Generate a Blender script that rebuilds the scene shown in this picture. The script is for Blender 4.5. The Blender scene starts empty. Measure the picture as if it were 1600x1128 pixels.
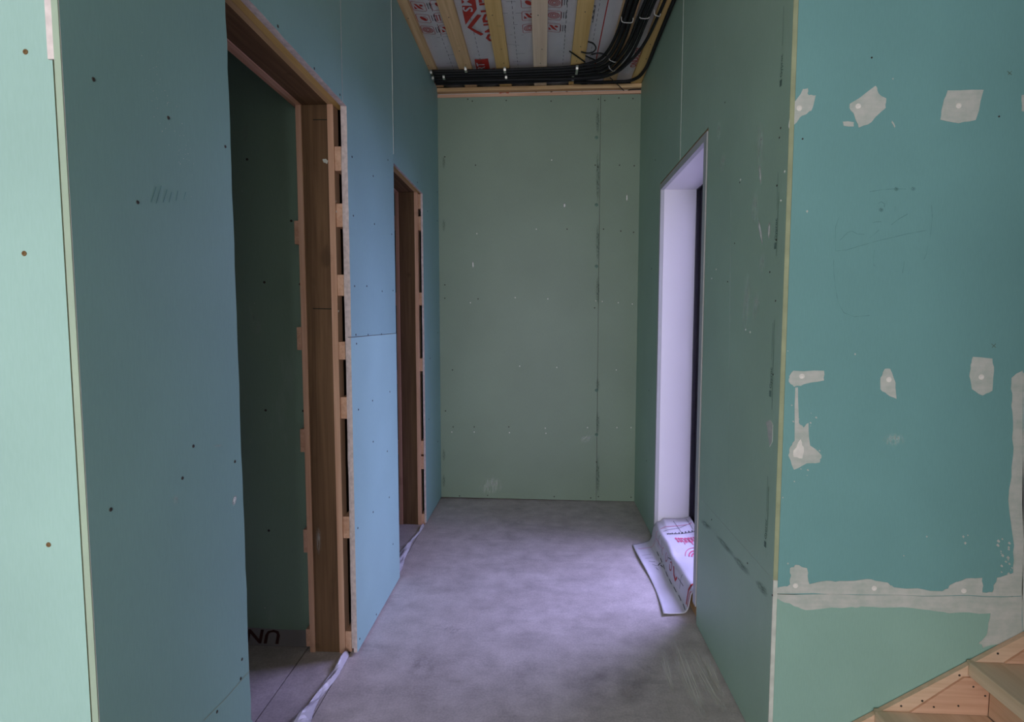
import bpy, bmesh, math, random
from mathutils import Vector, Matrix
random.seed(7)
R = math.radians
SC = bpy.context.scene
COL = SC.collection

# ------------------------------------------------------------------ camera
F = 870.0                      # focal length in pixels of the 1600 px wide frame
CH = 1.30
YAW = math.atan(48 / F)
PITCH = R(4.1946)
cam = bpy.data.objects.new('camera', bpy.data.cameras.new('camera'))
cam.data.sensor_width = 36.0
cam.data.lens = F * 36 / 1600
cam.data.clip_start = 0.02
cam.location = (0, 0, CH)
cam.rotation_euler = (R(90) - PITCH, 0, YAW)
COL.objects.link(cam)
SC.camera = cam

# ------------------------------------------------------------------ world, daylight, exposure
SC.view_settings.view_transform = 'Standard'
SC.view_settings.look = 'None'
SC.view_settings.exposure = 0.0
SC.view_settings.gamma = 1.0
SC.view_settings.use_curve_mapping = False
w = bpy.data.worlds.new('sky')
SC.world = w
w.use_nodes = True
w.node_tree.nodes['Background'].inputs[0].default_value = (0.56, 0.53, 1.0, 1)
w.node_tree.nodes['Background'].inputs[1].default_value = 2.3

def area(name, loc, rot, sx, sy, power, col):
    l = bpy.data.lights.new(name, 'AREA')
    l.shape = 'RECTANGLE'
    l.size, l.size_y, l.energy, l.color = sx, sy, power, col
    o = bpy.data.objects.new(name, l)
    o.location = loc
    o.rotation_euler = rot
    COL.objects.link(o)
    return o
# daylight through the window of the room behind the camera, and through the glazed door of the corridor
area('daylight_window', (-0.30, -2.78, 1.25), (R(90), 0, 0), 1.7, 2.0, 116, (1.0, 0.96, 0.90))
area('daylight_door', (2.2, 3.35, 2.35), (0, R(58), R(18)), 1.8, 1.6, 205, (0.52, 0.475, 1.0))

# ------------------------------------------------------------------ pixel to plane
_r = Vector((math.cos(YAW), math.sin(YAW), 0))
_f = Vector((-math.sin(YAW) * math.cos(PITCH), math.cos(YAW) * math.cos(PITCH), -math.sin(PITCH)))
_u = _r.cross(_f)
def hit(x, y, ax, v):
    d = _r * ((x - 800) / F) + _u * ((564 - y) / F) + _f
    c = Vector((0, 0, CH))
    return c + d * ((v - c[ax]) / d[ax])

# ------------------------------------------------------------------ materials
MATS = {}
def base_mat(name, rough=0.6, spec=0.4, metallic=0.0):
    m = bpy.data.materials.new(name)
    m.use_nodes = True
    nt = m.node_tree
    b = nt.nodes['Principled BSDF']
    b.inputs['Roughness'].default_value = rough
    b.inputs['Specular IOR Level'].default_value = spec
    b.inputs['Metallic'].default_value = metallic
    MATS[name] = m
    return m, nt, b
def coords(nt, scale=(1, 1, 1), kind='Object'):
    tc = nt.nodes.new('ShaderNodeTexCoord')
    mp = nt.nodes.new('ShaderNodeMapping')
    mp.inputs['Scale'].default_value = scale
    nt.links.new(tc.outputs[kind], mp.inputs[0])
    return mp.outputs[0]
def noise(nt, vec, scale, detail=3, rough=0.5, dist=0.0):
    n = nt.nodes.new('ShaderNodeTexNoise')
    n.inputs['Scale'].default_value = scale
    n.inputs['Detail'].default_value = detail
    n.inputs['Roughness'].default_value = rough
    n.inputs['Distortion'].default_value = dist
    nt.links.new(vec, n.inputs['Vector'])
    return n.outputs['Fac']
def ramp(nt, fac, stops):
    r = nt.nodes.new('ShaderNodeValToRGB')
    el = r.color_ramp.elements
    while len(el) < len(stops):
        el.new(0.5)
    for e, (p, c) in zip(el, stops):
        e.position = p
        e.color = (*c, 1) if len(c) == 3 else c
    nt.links.new(fac, r.inputs[0])
    return r.outputs[0]
def mix(nt, fac, a, b, mode='MIX'):
    m = nt.nodes.new('ShaderNodeMix')
    m.data_type = 'RGBA'
    m.blend_type = mode
    for sock, v in ((m.inputs[0], fac), (m.inputs[6], a), (m.inputs[7], b)):
        if isinstance(v, (int, float)):
            sock.default_value = v
        elif isinstance(v, tuple):
            sock.default_value = (*v, 1)
        else:
            nt.links.new(v, sock)
    return m.outputs[2]
def bump(nt, b, fac, strength, dist=0.002):
    n = nt.nodes.new('ShaderNodeBump')
    n.inputs['Strength'].default_value = strength
    n.inputs['Distance'].default_value = dist
    nt.links.new(fac, n.inputs['Height'])
    nt.links.new(n.outputs[0], b.inputs['Normal'])
def flat(name, col, rough=0.6, spec=0.4, metallic=0.0, var=0.12, scale=30):
    m, nt, b = base_mat(name, rough, spec, metallic)
    n = noise(nt, coords(nt), scale)
    lo = tuple(c * (1 - var) for c in col)
    hi = tuple(min(1, c * (1 + var)) for c in col)
    nt.links.new(ramp(nt, n, [(0.3, lo), (0.7, hi)]), b.inputs['Base Color'])
    return m
def drywall(name, col, dust=0.0, rough=0.5):
    m, nt, b = base_mat(name, rough, 0.35)
    v = coords(nt)
    n1 = noise(nt, v, 2.2, 3)
    n2 = noise(nt, coords(nt, (60, 60, 8)), 6.0, 2)
    c = ramp(nt, n1, [(0.3, tuple(x * 0.94 for x in col)), (0.7, tuple(x * 1.05 for x in col))])
    c = mix(nt, 0.02, c, ramp(nt, n2, [(0.35, (0, 0, 0)), (0.65, (1, 1, 1))]), 'OVERLAY')
    if dust:
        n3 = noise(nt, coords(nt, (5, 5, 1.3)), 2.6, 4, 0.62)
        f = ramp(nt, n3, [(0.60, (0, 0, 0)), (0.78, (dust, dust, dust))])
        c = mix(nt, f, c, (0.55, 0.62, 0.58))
        n4 = noise(nt, v, 55, 1)
        f4 = ramp(nt, n4, [(0.80, (0, 0, 0)), (0.83, (0.5, 0.5, 0.5))])
        c = mix(nt, f4, c, (0.6, 0.66, 0.62))
    nt.links.new(c, b.inputs['Base Color'])
    bump(nt, b, n2, 0.05, 0.0006)
    return m
def wood(name, dark, light, axis, grain=1.0, rough=0.6, knots=0.25):
    m, nt, b = base_mat(name, rough, 0.3)
    s = [26.0, 26.0, 26.0]
    s[axis] = 1.3
    v = coords(nt, tuple(x * grain for x in s))
    n1 = noise(nt, v, 1.0, 4, 0.6, 0.7)
    s2 = [90.0, 90.0, 90.0]
    s2[axis] = 2.5
    n2 = noise(nt, coords(nt, tuple(s2)), 1.2, 2, 0.5)
    c = ramp(nt, n1, [(0.30, dark), (0.5, tuple((a + c_) / 2 for a, c_ in zip(dark, light))), (0.68, light)])
    c = mix(nt, 0.30, c, ramp(nt, n2, [(0.3, dark), (0.7, light)]))
    if knots:
        n3 = noise(nt, coords(nt, (1, 1, 1)), 9.0, 1)
        f = ramp(nt, n3, [(0.70, (0, 0, 0)), (0.78, (knots, knots, knots))])
        c = mix(nt, f, c, tuple(x * 0.4 for x in dark))
    nt.links.new(c, b.inputs['Base Color'])
    bump(nt, b, n2, 0.15, 0.001)
    return m

drywall('board_green', (0.300, 0.460, 0.340))
drywall('board_green_dusty', (0.390, 0.560, 0.430), 0.16)
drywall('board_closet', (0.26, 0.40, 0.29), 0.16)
drywall('board_far', (0.345, 0.505, 0.385))
drywall('board_teal', (0.185, 0.385, 0.385))
drywall('board_lower', (0.290, 0.470, 0.400))
drywall('board_pale', (0.350, 0.580, 0.530))
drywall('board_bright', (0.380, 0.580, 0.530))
drywall('board_back', (0.255, 0.335, 0.255))
drywall('board_blue', (0.280, 0.480, 0.450))
flat('gypsum_edge', (0.66, 0.56, 0.55), 0.9, 0.1, var=0.15, scale=60)
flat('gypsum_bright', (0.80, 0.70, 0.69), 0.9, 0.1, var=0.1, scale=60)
flat('paper_pale', (0.40, 0.50, 0.39), 0.8, 0.2, var=0.06, scale=8)
flat('paper_edge', (0.37, 0.40, 0.25), 0.8, 0.2, var=0.12, scale=20)
flat('caulk', (0.62, 0.64, 0.58), 0.7, 0.2)
flat('pvc_white', (0.80, 0.78, 0.80), 0.35, 0.5, var=0.01, scale=4)
flat('trim_grey', (0.46, 0.47, 0.47), 0.45, 0.4, var=0.03, scale=8)
flat('frame_dark', (0.025, 0.022, 0.035), 0.4, 0.5)
flat('conduit_black', (0.012, 0.012, 0.013), 0.6, 0.25)
flat('wire_black', (0.010, 0.010, 0.011), 0.5, 0.4)
flat('clip_steel', (0.72, 0.70, 0.66), 0.3, 0.5, 1.0)
flat('tie_grey', (0.45, 0.44, 0.42), 0.6, 0.3)
flat('screw_dark', (0.035, 0.028, 0.022), 0.5, 0.5)
flat('screw_brass', (0.22, 0.13, 0.055), 0.45, 0.5, 0.4)
flat('screw_white', (0.72, 0.72, 0.66), 0.7, 0.3)
flat('screw_plug', (0.82, 0.78, 0.73), 0.8, 0.2)
flat('print_red', (0.42, 0.030, 0.022), 0.5, 0.3, var=0.1)
flat('print_pink', (0.62, 0.10, 0.20), 0.5, 0.3, var=0.1)
flat('print_black', (0.03, 0.03, 0.04), 0.5, 0.3)
flat('print_brown', (0.055, 0.016, 0.012), 0.6, 0.3)
flat('chevron_white', (0.5, 0.47, 0.47), 0.5, 0.3)
flat('pencil', (0.142, 0.305, 0.295), 0.6, 0.3, var=0.2, scale=40)
flat('mark_dark', (0.15, 0.24, 0.195), 0.7, 0.2, var=0.3, scale=60)
flat('dark_line', (0.02, 0.03, 0.025), 0.8, 0.1)
flat('shell_wall', (0.50, 0.49, 0.45), 0.8, 0.2, var=0.04, scale=3)
flat('rust_stain', (0.40, 0.23, 0.10), 0.8, 0.1)
for ax, s in ((0, 'x'), (1, 'y'), (2, 'z')):
    wood('pine_' + s, (0.50, 0.30, 0.135), (0.78, 0.54, 0.29), ax)
    wood('pine_pink_' + s, (0.54, 0.29, 0.18), (0.78, 0.50, 0.35), ax)
    wood('pine_yellow_' + s, (0.58, 0.36, 0.115), (0.80, 0.55, 0.22), ax, 0.7)
    wood('pine_pale_' + s, (0.66, 0.49, 0.32), (0.86, 0.69, 0.49), ax, 0.7)
    wood('stained_' + s, (0.095, 0.050, 0.024), (0.235, 0.135, 0.068), ax, 1.0, 0.7, 0.4)
    wood('spruce_' + s, (0.58, 0.37, 0.23), (0.80, 0.58, 0.42), ax, 0.8)
wood('tread_wood', (0.62, 0.45, 0.30), (0.80, 0.62, 0.46), 1, 0.6)

# putty: chalky, thin in places
m, nt, b = base_mat('putty', 0.9, 0.1)
v = coords(nt)
n1 = noise(nt, v, 26, 4, 0.6)
n2 = noise(nt, coords(nt, (9, 9, 60)), 1.5, 2)
c = ramp(nt, n1, [(0.30, (0.44, 0.50, 0.45)), (0.62, (0.60, 0.60, 0.56))])
c = mix(nt, 0.25, c, ramp(nt, n2, [(0.3, (0.42, 0.48, 0.44)), (0.7, (0.66, 0.63, 0.60))]))
nt.links.new(c, b.inputs['Base Color'])
bump(nt, b, n1, 0.25, 0.001)
# thin translucent smears (chalk dust, scuffs): own soft-edged shape over the uv square
def smear(name, col, strength, sx=6.0, sy=1.2, lo=0.42, hi=0.75):
    m, nt, b = base_mat(name, 0.9, 0.1)
    b.inputs['Base Color'].default_value = (*col, 1)
    uv = nt.nodes.new('ShaderNodeUVMap')
    mp = nt.nodes.new('ShaderNodeMapping')
    mp.inputs['Location'].default_value = (-1, -1, 0)
    mp.inputs['Scale'].default_value = (2, 2, 0)
    nt.links.new(uv.outputs[0], mp.inputs[0])
    g = nt.nodes.new('ShaderNodeTexGradient')
    g.gradient_type = 'SPHERICAL'
    nt.links.new(mp.outputs[0], g.inputs[0])
    edge = ramp(nt, g.outputs[1], [(0.0, (0, 0, 0)), (0.55, (1, 1, 1))])
    mp2 = nt.nodes.new('ShaderNodeMapping')
    mp2.inputs['Scale'].default_value = (sx, sy, 1)
    nt.links.new(uv.outputs[0], mp2.inputs[0])
    n = noise(nt, mp2.outputs[0], 1.6, 4, 0.6)
    st = ramp(nt, n, [(lo, (0, 0, 0)), (hi, (strength, strength, strength))])
    f = mix(nt, 1.0, edge, st, 'MULTIPLY')
    nt.links.new(f, b.inputs['Alpha'])
smear('dust_streak', (0.86, 0.88, 0.84), 0.60)
smear('dust_soft', (0.70, 0.78, 0.72), 0.28, 2.0, 1.5, 0.3, 0.8)
smear('chalk_scratch', (0.9, 0.9, 0.85), 1.0, 3.0, 2.0, 0.30, 0.5)
smear('glue_smudge', (0.04, 0.08, 0.07), 0.55, 2.5, 9.0, 0.42, 0.60)
smear('floor_streak', (0.88, 0.84, 0.76), 0.8, 7.0, 0.5, 0.42, 0.60)
smear('floor_stain', (0.10, 0.09, 0.09), 0.32, 1.6, 1.6, 0.35, 0.75)

# concrete
m, nt, b = base_mat('concrete', 0.75, 0.3)
v = coords(nt)
n1 = noise(nt, v, 1.7, 5, 0.6)
n2 = noise(nt, v, 9, 4, 0.65)
n3 = noise(nt, v, 130, 2)
n4 = noise(nt, coords(nt, (2.0, 9, 1)), 1.6, 4, 0.6, 0.6)
c = ramp(nt, n1, [(0.28, (0.40,0.355,0.335)), (0.72, (0.60,0.54,0.51))])
c = mix(nt, 0.5, c, ramp(nt, n2, [(0.3, (0.30, 0.27, 0.25)), (0.7, (0.66, 0.60, 0.57))]))
n6 = noise(nt, v, 0.9, 4, 0.6, 0.8)
c = mix(nt, ramp(nt, n6, [(0.48, (0, 0, 0)), (0.70, (0.45, 0.45, 0.45))]), c, (0.36, 0.31, 0.27))
c = mix(nt, ramp(nt, n4, [(0.56, (0, 0, 0)), (0.74, (0.35, 0.35, 0.35))]), c, (0.26,0.235,0.215))
c = mix(nt, 0.10, c, ramp(nt, n3, [(0.35, (0.1, 0.1, 0.1)), (0.65, (0.9, 0.9, 0.9))]), 'OVERLAY')
n5 = noise(nt, v, 60, 1)
c = mix(nt, ramp(nt, n5, [(0.79, (0, 0, 0)), (0.82, (0.6, 0.6, 0.6))]), c, (0.6, 0.58, 0.55))
nt.links.new(c, b.inputs['Base Color'])
bump(nt, b, n2, 0.12, 0.004)
# metallised membrane under the ceiling, white membrane on the sill, clear film
def membrane(name, col, rough, met, wr):
    m, nt, b = base_mat(name, rough, 0.5, met)
    v = coords(nt)
    n1 = noise(nt, coords(nt, (1, 0.6, 1)), 14, 4, 0.6, 0.5)
    n2 = noise(nt, v, 4, 3)
    nt.links.new(ramp(nt, n2, [(0.3, tuple(x * 0.86 for x in col)), (0.7, col)]), b.inputs['Base Color'])
    bump(nt, b, n1, wr, 0.01)
    return m
membrane('membrane_grey', (0.62, 0.59, 0.58), 0.45, 0.1, 0.5)
membrane('membrane_shaded', (0.26, 0.25, 0.24), 0.6, 0.0, 0.4)  # darker copy of the grey membrane, doorway shade put into its colour
membrane('membrane_white', (0.66, 0.64, 0.68), 0.45, 0.0, 0.25)
membrane('film_milky', (0.62, 0.60, 0.64), 0.35, 0.0, 0.5)
# glass
m = bpy.data.materials.new('glass')
m.use_nodes = True
nt = m.node_tree
nt.nodes.clear()
o_ = nt.nodes.new('ShaderNodeOutputMaterial')
mx = nt.nodes.new('ShaderNodeMixShader')
mx.inputs[0].default_value = 0.07
t_ = nt.nodes.new('ShaderNodeBsdfTransparent')
t_.inputs[0].default_value = (0.95, 0.97, 0.97, 1)
g_ = nt.nodes.new('ShaderNodeBsdfGlossy')
g_.inputs['Roughness'].default_value = 0.02
nt.links.new(t_.outputs[0], mx.inputs[1])
nt.links.new(g_.outputs[0], mx.inputs[2])
nt.links.new(mx.outputs[0], o_.inputs[0])
MATS['glass'] = m

# ------------------------------------------------------------------ mesh helpers
def link(o, parent=None):
    COL.objects.link(o)
    if parent is not None:
        o.parent = parent
        p = parent
        off = Vector((0, 0, 0))
        while p is not None:
            off += p.location
            p = p.parent
        o.matrix_parent_inverse = Matrix.Identity(4)
        o.location = o.location - off
    return o
def mesh_obj(name, verts, faces, mat, parent=None, smooth=False, uvs=None, origin=None):
    me = bpy.data.meshes.new(name)
    org = Vector(origin) if origin is not None else Vector((0, 0, 0))
    me.from_pydata([Vector(v) - org for v in verts], [], faces)
    me.validate()
    if smooth:
        me.polygons.foreach_set('use_smooth', [True] * len(me.polygons))
    mats = mat if isinstance(mat, (list, tuple)) else [mat]
    for k in mats:
        me.materials.append(MATS[k])
    if uvs:
        l = me.uv_layers.new(name='UVMap')
        for lp in me.loops:
            l.data[lp.index].uv = uvs[lp.vertex_index]
    o = bpy.data.objects.new(name, me)
    o.location = org
    return link(o, parent)
def empty(name, loc=(0, 0, 0)):
    o = bpy.data.objects.new(name, None)
    o.empty_display_size = 0.1
    o.location = loc
    COL.objects.link(o)
    return o
def tag(o, label=None, cat=None, group=None, kind=None):
    for k, v in (('label', label), ('category', cat), ('group', group), ('kind', kind)):
        if v:
            o[k] = v
    return o
def boxgeo(x0, x1, y0, y1, z0, z1):
    v = [(x, y, z) for x in (x0, x1) for y in (y0, y1) for z in (z0, z1)]
    f = [(0, 1, 3, 2), (4, 6, 7, 5), (0, 4, 5, 1), (2, 3, 7, 6), (0, 2, 6, 4), (1, 5, 7, 3)]
    return v, f
def box(name, x0, x1, y0, y1, z0, z1, mat, parent=None, bev=0.0):
    if bev <= 0:
        v, f = boxgeo(x0, x1, y0, y1, z0, z1)
        return mesh_obj(name, v, f, mat, parent)
    bm = bmesh.new()
    v, f = boxgeo(x0, x1, y0, y1, z0, z1)
    vs = [bm.verts.new(p) for p in v]
    for q in f:
        bm.faces.new([vs[i] for i in q])
    bmesh.ops.bevel(bm, geom=bm.edges[:], offset=bev, segments=2, profile=0.6, affect='EDGES')
    bmesh.ops.recalc_face_normals(bm, faces=bm.faces)
    me = bpy.data.meshes.new(name)
    bm.to_mesh(me)
    bm.free()
    me.materials.append(MATS[mat])
    o = bpy.data.objects.new(name, me)
    return link(o, parent)
def multibox(name, boxes, mat, parent=None):
    V, Fc = [], []
    for q in boxes:
        v, f = boxgeo(*q)
        n = len(V)
        V += v
        Fc += [tuple(i + n for i in t) for t in f]
    return mesh_obj(name, V, Fc, mat, parent)
def lift(ax, d, a, b_):
    """2-D point on the plane axis=ax at d. x plane: (y,z); y plane: (x,z); z plane: (x,y)"""
    return (d, a, b_) if ax == 0 else (a, d, b_) if ax == 1 else (a, b_, d)
def prism(name, outline, ax, d0, d1, mats, parent=None, smooth=False):
    """flat sheet with thickness; mats = [face, edge]; d0 is the seen face"""
    n = len(outline)
    V = [lift(ax, d0, *p) for p in outline] + [lift(ax, d1, *p) for p in outline]
    Fc = [tuple(range(n)), tuple(range(2 * n - 1, n - 1, -1))]
    Fc += [(i, i + n, (i + 1) % n + n, (i + 1) % n) for i in range(n)]
    o = mesh_obj(name, V, Fc, mats, parent)
    me = o.data
    if isinstance(mats, (list, tuple)) and len(mats) > 1:
        for p in me.polygons:
            p.material_index = 0 if p.index < 2 else 1
    bm = bmesh.new()
    bm.from_mesh(me)
    bmesh.ops.recalc_face_normals(bm, faces=bm.faces)
    bm.to_mesh(me)
    bm.free()
    return o
def rag(pts, n=6, amp=0.002, closed=True):
    out = []
    L = len(pts)
    for i in range(L if closed else L - 1):
        a, c = pts[i], pts[(i + 1) % L]
        for k in range(n):
            t = k / n
            j = (random.uniform(-amp, amp), random.uniform(-amp, amp)) if k else (0, 0)
            out.append((a[0] + (c[0] - a[0]) * t + j[0], a[1] + (c[1] - a[1]) * t + j[1]))
    return out
def ragged_edge(p, q, n, amp, nx=0):
    """points from p to q (p included) with sideways jitter along axis nx"""
    out = [p]
    for k in range(1, n):
        t = k / n
        a = [p[0] + (q[0] - p[0]) * t, p[1] + (q[1] - p[1]) * t]
        a[nx] += random.uniform(-amp, amp)
        out.append(tuple(a))
    return out
def px(pts, ax, d):
    out = []
    for x, y in pts:
        p = hit(x, y, ax, d)
        out.append((p[1], p[2]) if ax == 0 else (p[0], p[2]) if ax == 1 else (p[0], p[1]))
    return out
def spline(pts, n=8):
    P = [Vector(p) for p in pts]
    P = [P[0] * 2 - P[1]] + P + [P[-1] * 2 - P[-2]]
    out = []
    for i in range(1, len(P) - 2):
        a, b_, c, d = P[i - 1:i + 3]
        for k in range(n):
            t = k / n
            out.append(0.5 * ((2 * b_) + (c - a) * t + (2 * a - 5 * b_ + 4 * c - d) * t * t + (3 * b_ - a - 3 * c + d) * t ** 3))
    out.append(P[-2])
    return out
def tube(name, pts, rad, mat, parent=None, sides=8, n=8, ribs=0):
    path = spline(pts, n)
    if ribs:                                   # corrugation: resample with alternating radius
        fine = []
        for a, c in zip(path[:-1], path[1:]):
            k = max(1, int((c - a).length / ribs))
            fine += [a + (c - a) * (i / k) for i in range(k)]
        path = fine + [path[-1]]
    V, Fc = [], []
    t0 = (path[1] - path[0]).normalized()
    up = Vector((0, 0, 1)) if abs(t0.z) < 0.9 else Vector((1, 0, 0))
    for i, p in enumerate(path):
        t = (path[min(i + 1, len(path) - 1)] - path[max(i - 1, 0)]).normalized()
        s = t.cross(up)
        if s.length < 1e-4:
            s = t.cross(Vector((1, 0, 0)))
        s.normalize()
        q = s.cross(t)
        rr = rad * (1.0 if not ribs or i % 2 else 0.86)
        for k in range(sides):
            a = 2 * math.pi * k / sides
            V.append(p + (s * math.cos(a) + q * math.sin(a)) * rr)
    m_ = len(path)
    for i in range(m_ - 1):
        for k in range(sides):
            Fc.append((i * sides + k, i * sides + (k + 1) % sides, (i + 1) * sides + (k + 1) % sides, (i + 1) * sides + k))
    Fc.append(tuple(range(sides))[::-1])
    Fc.append(tuple((m_ - 1) * sides + k for k in range(sides)))
    return mesh_obj(name, V, Fc, mat, parent, smooth=True)
def ribbon2d(pts, wd):
    """flat polyline ribbon in 2-D: verts, faces"""
    V, Fc = [], []
    n = len(pts)
    for i in range(n):
        a = Vector(pts[max(i - 1, 0)])
        c = Vector(pts[min(i + 1, n - 1)])
        t = (c - a)
        t = t.normalized() if t.length > 1e-9 else Vector((1, 0))
        nn = Vector((-t.y, t.x)) * wd / 2
        p = Vector(pts[i])
        V += [tuple(p + nn), tuple(p - nn)]
    for i in range(n - 1):
        Fc.append((2 * i, 2 * i + 1, 2 * i + 3, 2 * i + 2))
    return V, Fc
def smear_quad(name, quad, ax, d, mat, parent):
    """quad of four pixels (in order) on a plane"""
    V = [lift(ax, d, *p) for p in px(quad, ax, d)]
    return mesh_obj(name, V, [(0, 1, 2, 3)], mat, parent, uvs=[(0, 0), (1, 0), (1, 1), (0, 1)])
def px_line(name, lines, wd, ax, d, mat, parent):
    """several pixel polylines as one drawn mark"""
    V, Fc = [], []
    for ln in lines:
        v, f = ribbon2d(px(ln, ax, d), wd)
        k = len(V)
        V += [lift(ax, d, *p) for p in v]
        Fc += [tuple(i + k for i in q) for q in f]
    return mesh_obj(name, V, Fc, mat, parent)
_scr = {}
def screw(pt, ax, sign, mat, parent, rad=0.0042, name='screw_head'):
    """domed screw head with a cross recess ring, on the plane axis ax, standing out towards sign"""
    key = (ax, sign, mat, rad)
    if key not in _scr:
        V, Fc = [], []
        S = 10
        for r_, h_ in ((1.0, 0.0), (0.92, 0.0009), (0.45, 0.0012), (0.30, 0.0004)):
            for k in range(S):
                a = 2 * math.pi * k / S
                V.append(lift(ax, sign * h_, rad * r_ * math.cos(a), rad * r_ * math.sin(a)))
        for i in range(3):
            for k in range(S):
                Fc.append((i * S + k, i * S + (k + 1) % S, (i + 1) * S + (k + 1) % S, (i + 1) * S + k))
        Fc.append(tuple(3 * S + k for k in range(S)))
        me = bpy.data.meshes.new('screw_head')
        me.from_pydata(V, [], Fc)
        me.materials.append(MATS[mat])
        _scr[key] = me
    o = bpy.data.objects.new(name, _scr[key])
    o.location = pt
    return link(o, parent)
def text_geo(body, size):
    cu = bpy.data.curves.new('t', 'FONT')
    cu.body = body
    cu.size = size
    cu.resolution_u = 2
    cu.offset = size * 0.018
    ob = bpy.data.objects.new('t', cu)
    COL.objects.link(ob)
    dg = bpy.context.evaluated_depsgraph_get()
    me = bpy.data.meshes.new_from_object(ob.evaluated_get(dg))
    V = [(v.co.x, v.co.y) for v in me.vertices]
    Fc = [tuple(p.vertices) for p in me.polygons]
    bpy.data.objects.remove(ob)
    bpy.data.curves.remove(cu)
    bpy.data.meshes.remove(me)
    return V, Fc
def ring2d(cx, cy, w_, h_, r_, t):
    """rounded rectangle outline"""
    def loop(w2, h2, r2):
        o = []
        for sx, sy, a0 in ((1, 1, 0), (-1, 1, 90), (-1, -1, 180), (1, -1, 270)):
            for k in range(4):
                a = R(a0 + 30 * k)
                o.append((cx + sx * (w2 - r2) + r2 * math.cos(a), cy + sy * (h2 - r2) + r2 * math.sin(a)))
        return o
    a, b_ = loop(w_ / 2, h_ / 2, r_), loop(w_ / 2 - t, h_ / 2 - t, max(r_ - t, 0.0005))
    n = len(a)
    return a + b_, [(i, (i + 1) % n, (i + 1) % n + n, i + n) for i in range(n)]
def disc2d(cx, cy, r_, n=10, sx=1.0, sy=1.0, rot=0.0):
    V = []
    for k in range(n):
        a = 2 * math.pi * k / n
        x, y = r_ * sx * math.cos(a), r_ * sy * math.sin(a)
        V.append((cx + x * math.cos(rot) - y * math.sin(rot), cy + x * math.sin(rot) + y * math.cos(rot)))
    return V, [tuple(range(n))]
def arc2d(cx, cy, r_, a0, a1, t, n=10):
    return ribbon2d([(cx + r_ * math.cos(R(a0 + (a1 - a0) * k / n)), cy + r_ * math.sin(R(a0 + (a1 - a0) * k / n))) for k in range(n + 1)], t)
def rect2d(x0, x1, y0, y1):
    return [(x0, y0), (x1, y0), (x1, y1), (x0, y1)], [(0, 1, 2, 3)]
def join2d(parts):
    V, Fc = [], []
    for v, f in parts:
        n = len(V)
        V += list(v)
        Fc += [tuple(i + n for i in q) for q in f]
    return V, Fc

# ------------------------------------------------------------------ key planes of the place (metres)
XL, XF, XR, YB = -0.715, -0.735, 0.66, 3.95      # corridor: left boards, far left boards, right boards, end wall
YFL, YFR = 0.82, 1.58                            # walls facing the camera left and right of the corridor mouth
ZC = 2.90                                        # underside of the ceiling battens
D1A, D1B, D1Z = 1.269, 2.050, 2.075              # first doorway on the left
D2A, D2B, D2Z = 2.690, 3.425, 2.070              # second doorway on the left
DRA, DRB, DRZ = 2.335, 3.255, 2.072              # glazed door on the right
ZJ = 1.236

def st(o, label, cat):
    return tag(o, label, cat, kind='structure')

# ================================================================== floor
floor = st(empty('floor', (0, 0, 0)), 'bare dusty grey concrete floor of the corridor', 'floor')
box('concrete_slab', -0.748, 2.7, -2.75, YB + 0.1, -0.12, 0.0, 'concrete', floor)
box('concrete_slab', -0.926, -0.752, 0.9, YB + 0.1, -0.12, -0.002, 'concrete', floor)
box('concrete_slab', -2.7, -0.932, 0.9, YB + 0.1, -0.12, -0.003, 'concrete', floor)
box('concrete_slab', -2.7, -0.748, -2.75, 0.9, -0.12, 0.0, 'concrete', floor)
box('sub_base', -2.75, 2.75, -2.8, YB + 0.15, -0.2, -0.121, 'dark_line', floor)
def fl(name, quad, mat, d=0.0009):
    return smear_quad(name, quad, 2, d, mat, floor)
for q in (((1040, 1000), (1062, 990), (1120, 1128), (1085, 1128)), ((1062, 1010), (1085, 1000), (1150, 1110), (1120, 1120)),
          ((1025, 1015), (1042, 1010), (1060, 1085), (1048, 1090)), ((1090, 1030), (1110, 1020), (1140, 1090), (1125, 1095))):
    fl('scuff_mark', q, 'floor_streak')
for q in (((985, 1035), (992, 1026), (1032, 1050), (1024, 1060)), ((700, 985), (720, 975), (722, 985), (702, 994)),
          ((860, 1050), (1000, 1020), (1060, 1090), (900, 1128)), ((620, 1040), (680, 1010), (700, 1050), (640, 1080)),
          ((800, 812), (818, 810), (822, 818), (802, 821)), ((690, 982), (708, 975), (712, 981), (692, 990))):
    fl('floor_stain', q, 'floor_stain')

# ================================================================== ceiling
ceil = st(empty('ceiling', (0, 2.4, ZC)), 'open ceiling of printed grey membrane crossed by pine battens', 'ceiling')
box('ceiling_slab', -2.75, 2.75, -2.8, YB + 0.15, 2.96, 3.06, 'shell_wall', ceil)
# membrane sagging a little between the battens
BX = [-0.728, -0.50, -0.26, -0.023, 0.211, 0.443, 0.630]
BW = 0.084
V, Fc = [], []
NX, NY = 56, 60
x0, x1, y0, y1 = XL - 0.02, XR + 0.005, 0.9, YB + 0.03
def mem_z(x, y):
    k = min(abs(x - bx) for bx in BX)
    s = max(0.0, min(1.0, (k - BW / 2) / 0.06))
    return ZC + 0.024 - 0.006 * s * (1 + 0.6 * math.sin(9 * y + 5 * x) * math.cos(23 * x + 2 * y))
for j in range(NY + 1):
    for i in range(NX + 1):
        x, y = x0 + (x1 - x0) * i / NX, y0 + (y1 - y0) * j / NY
        V.append((x, y, mem_z(x, y)))
for j in range(NY):
    for i in range(NX):
        a = j * (NX + 1) + i
        Fc.append((a, a + NX + 1, a + NX + 2, a + 1))
mem = mesh_obj('membrane', V, Fc, 'membrane_grey', ceil, smooth=True)
bmats = ['pine_y', 'pine_y', 'pine_yellow_y', 'pine_pale_y', 'pine_yellow_y', 'pine_y', 'pine_yellow_y']
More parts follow.
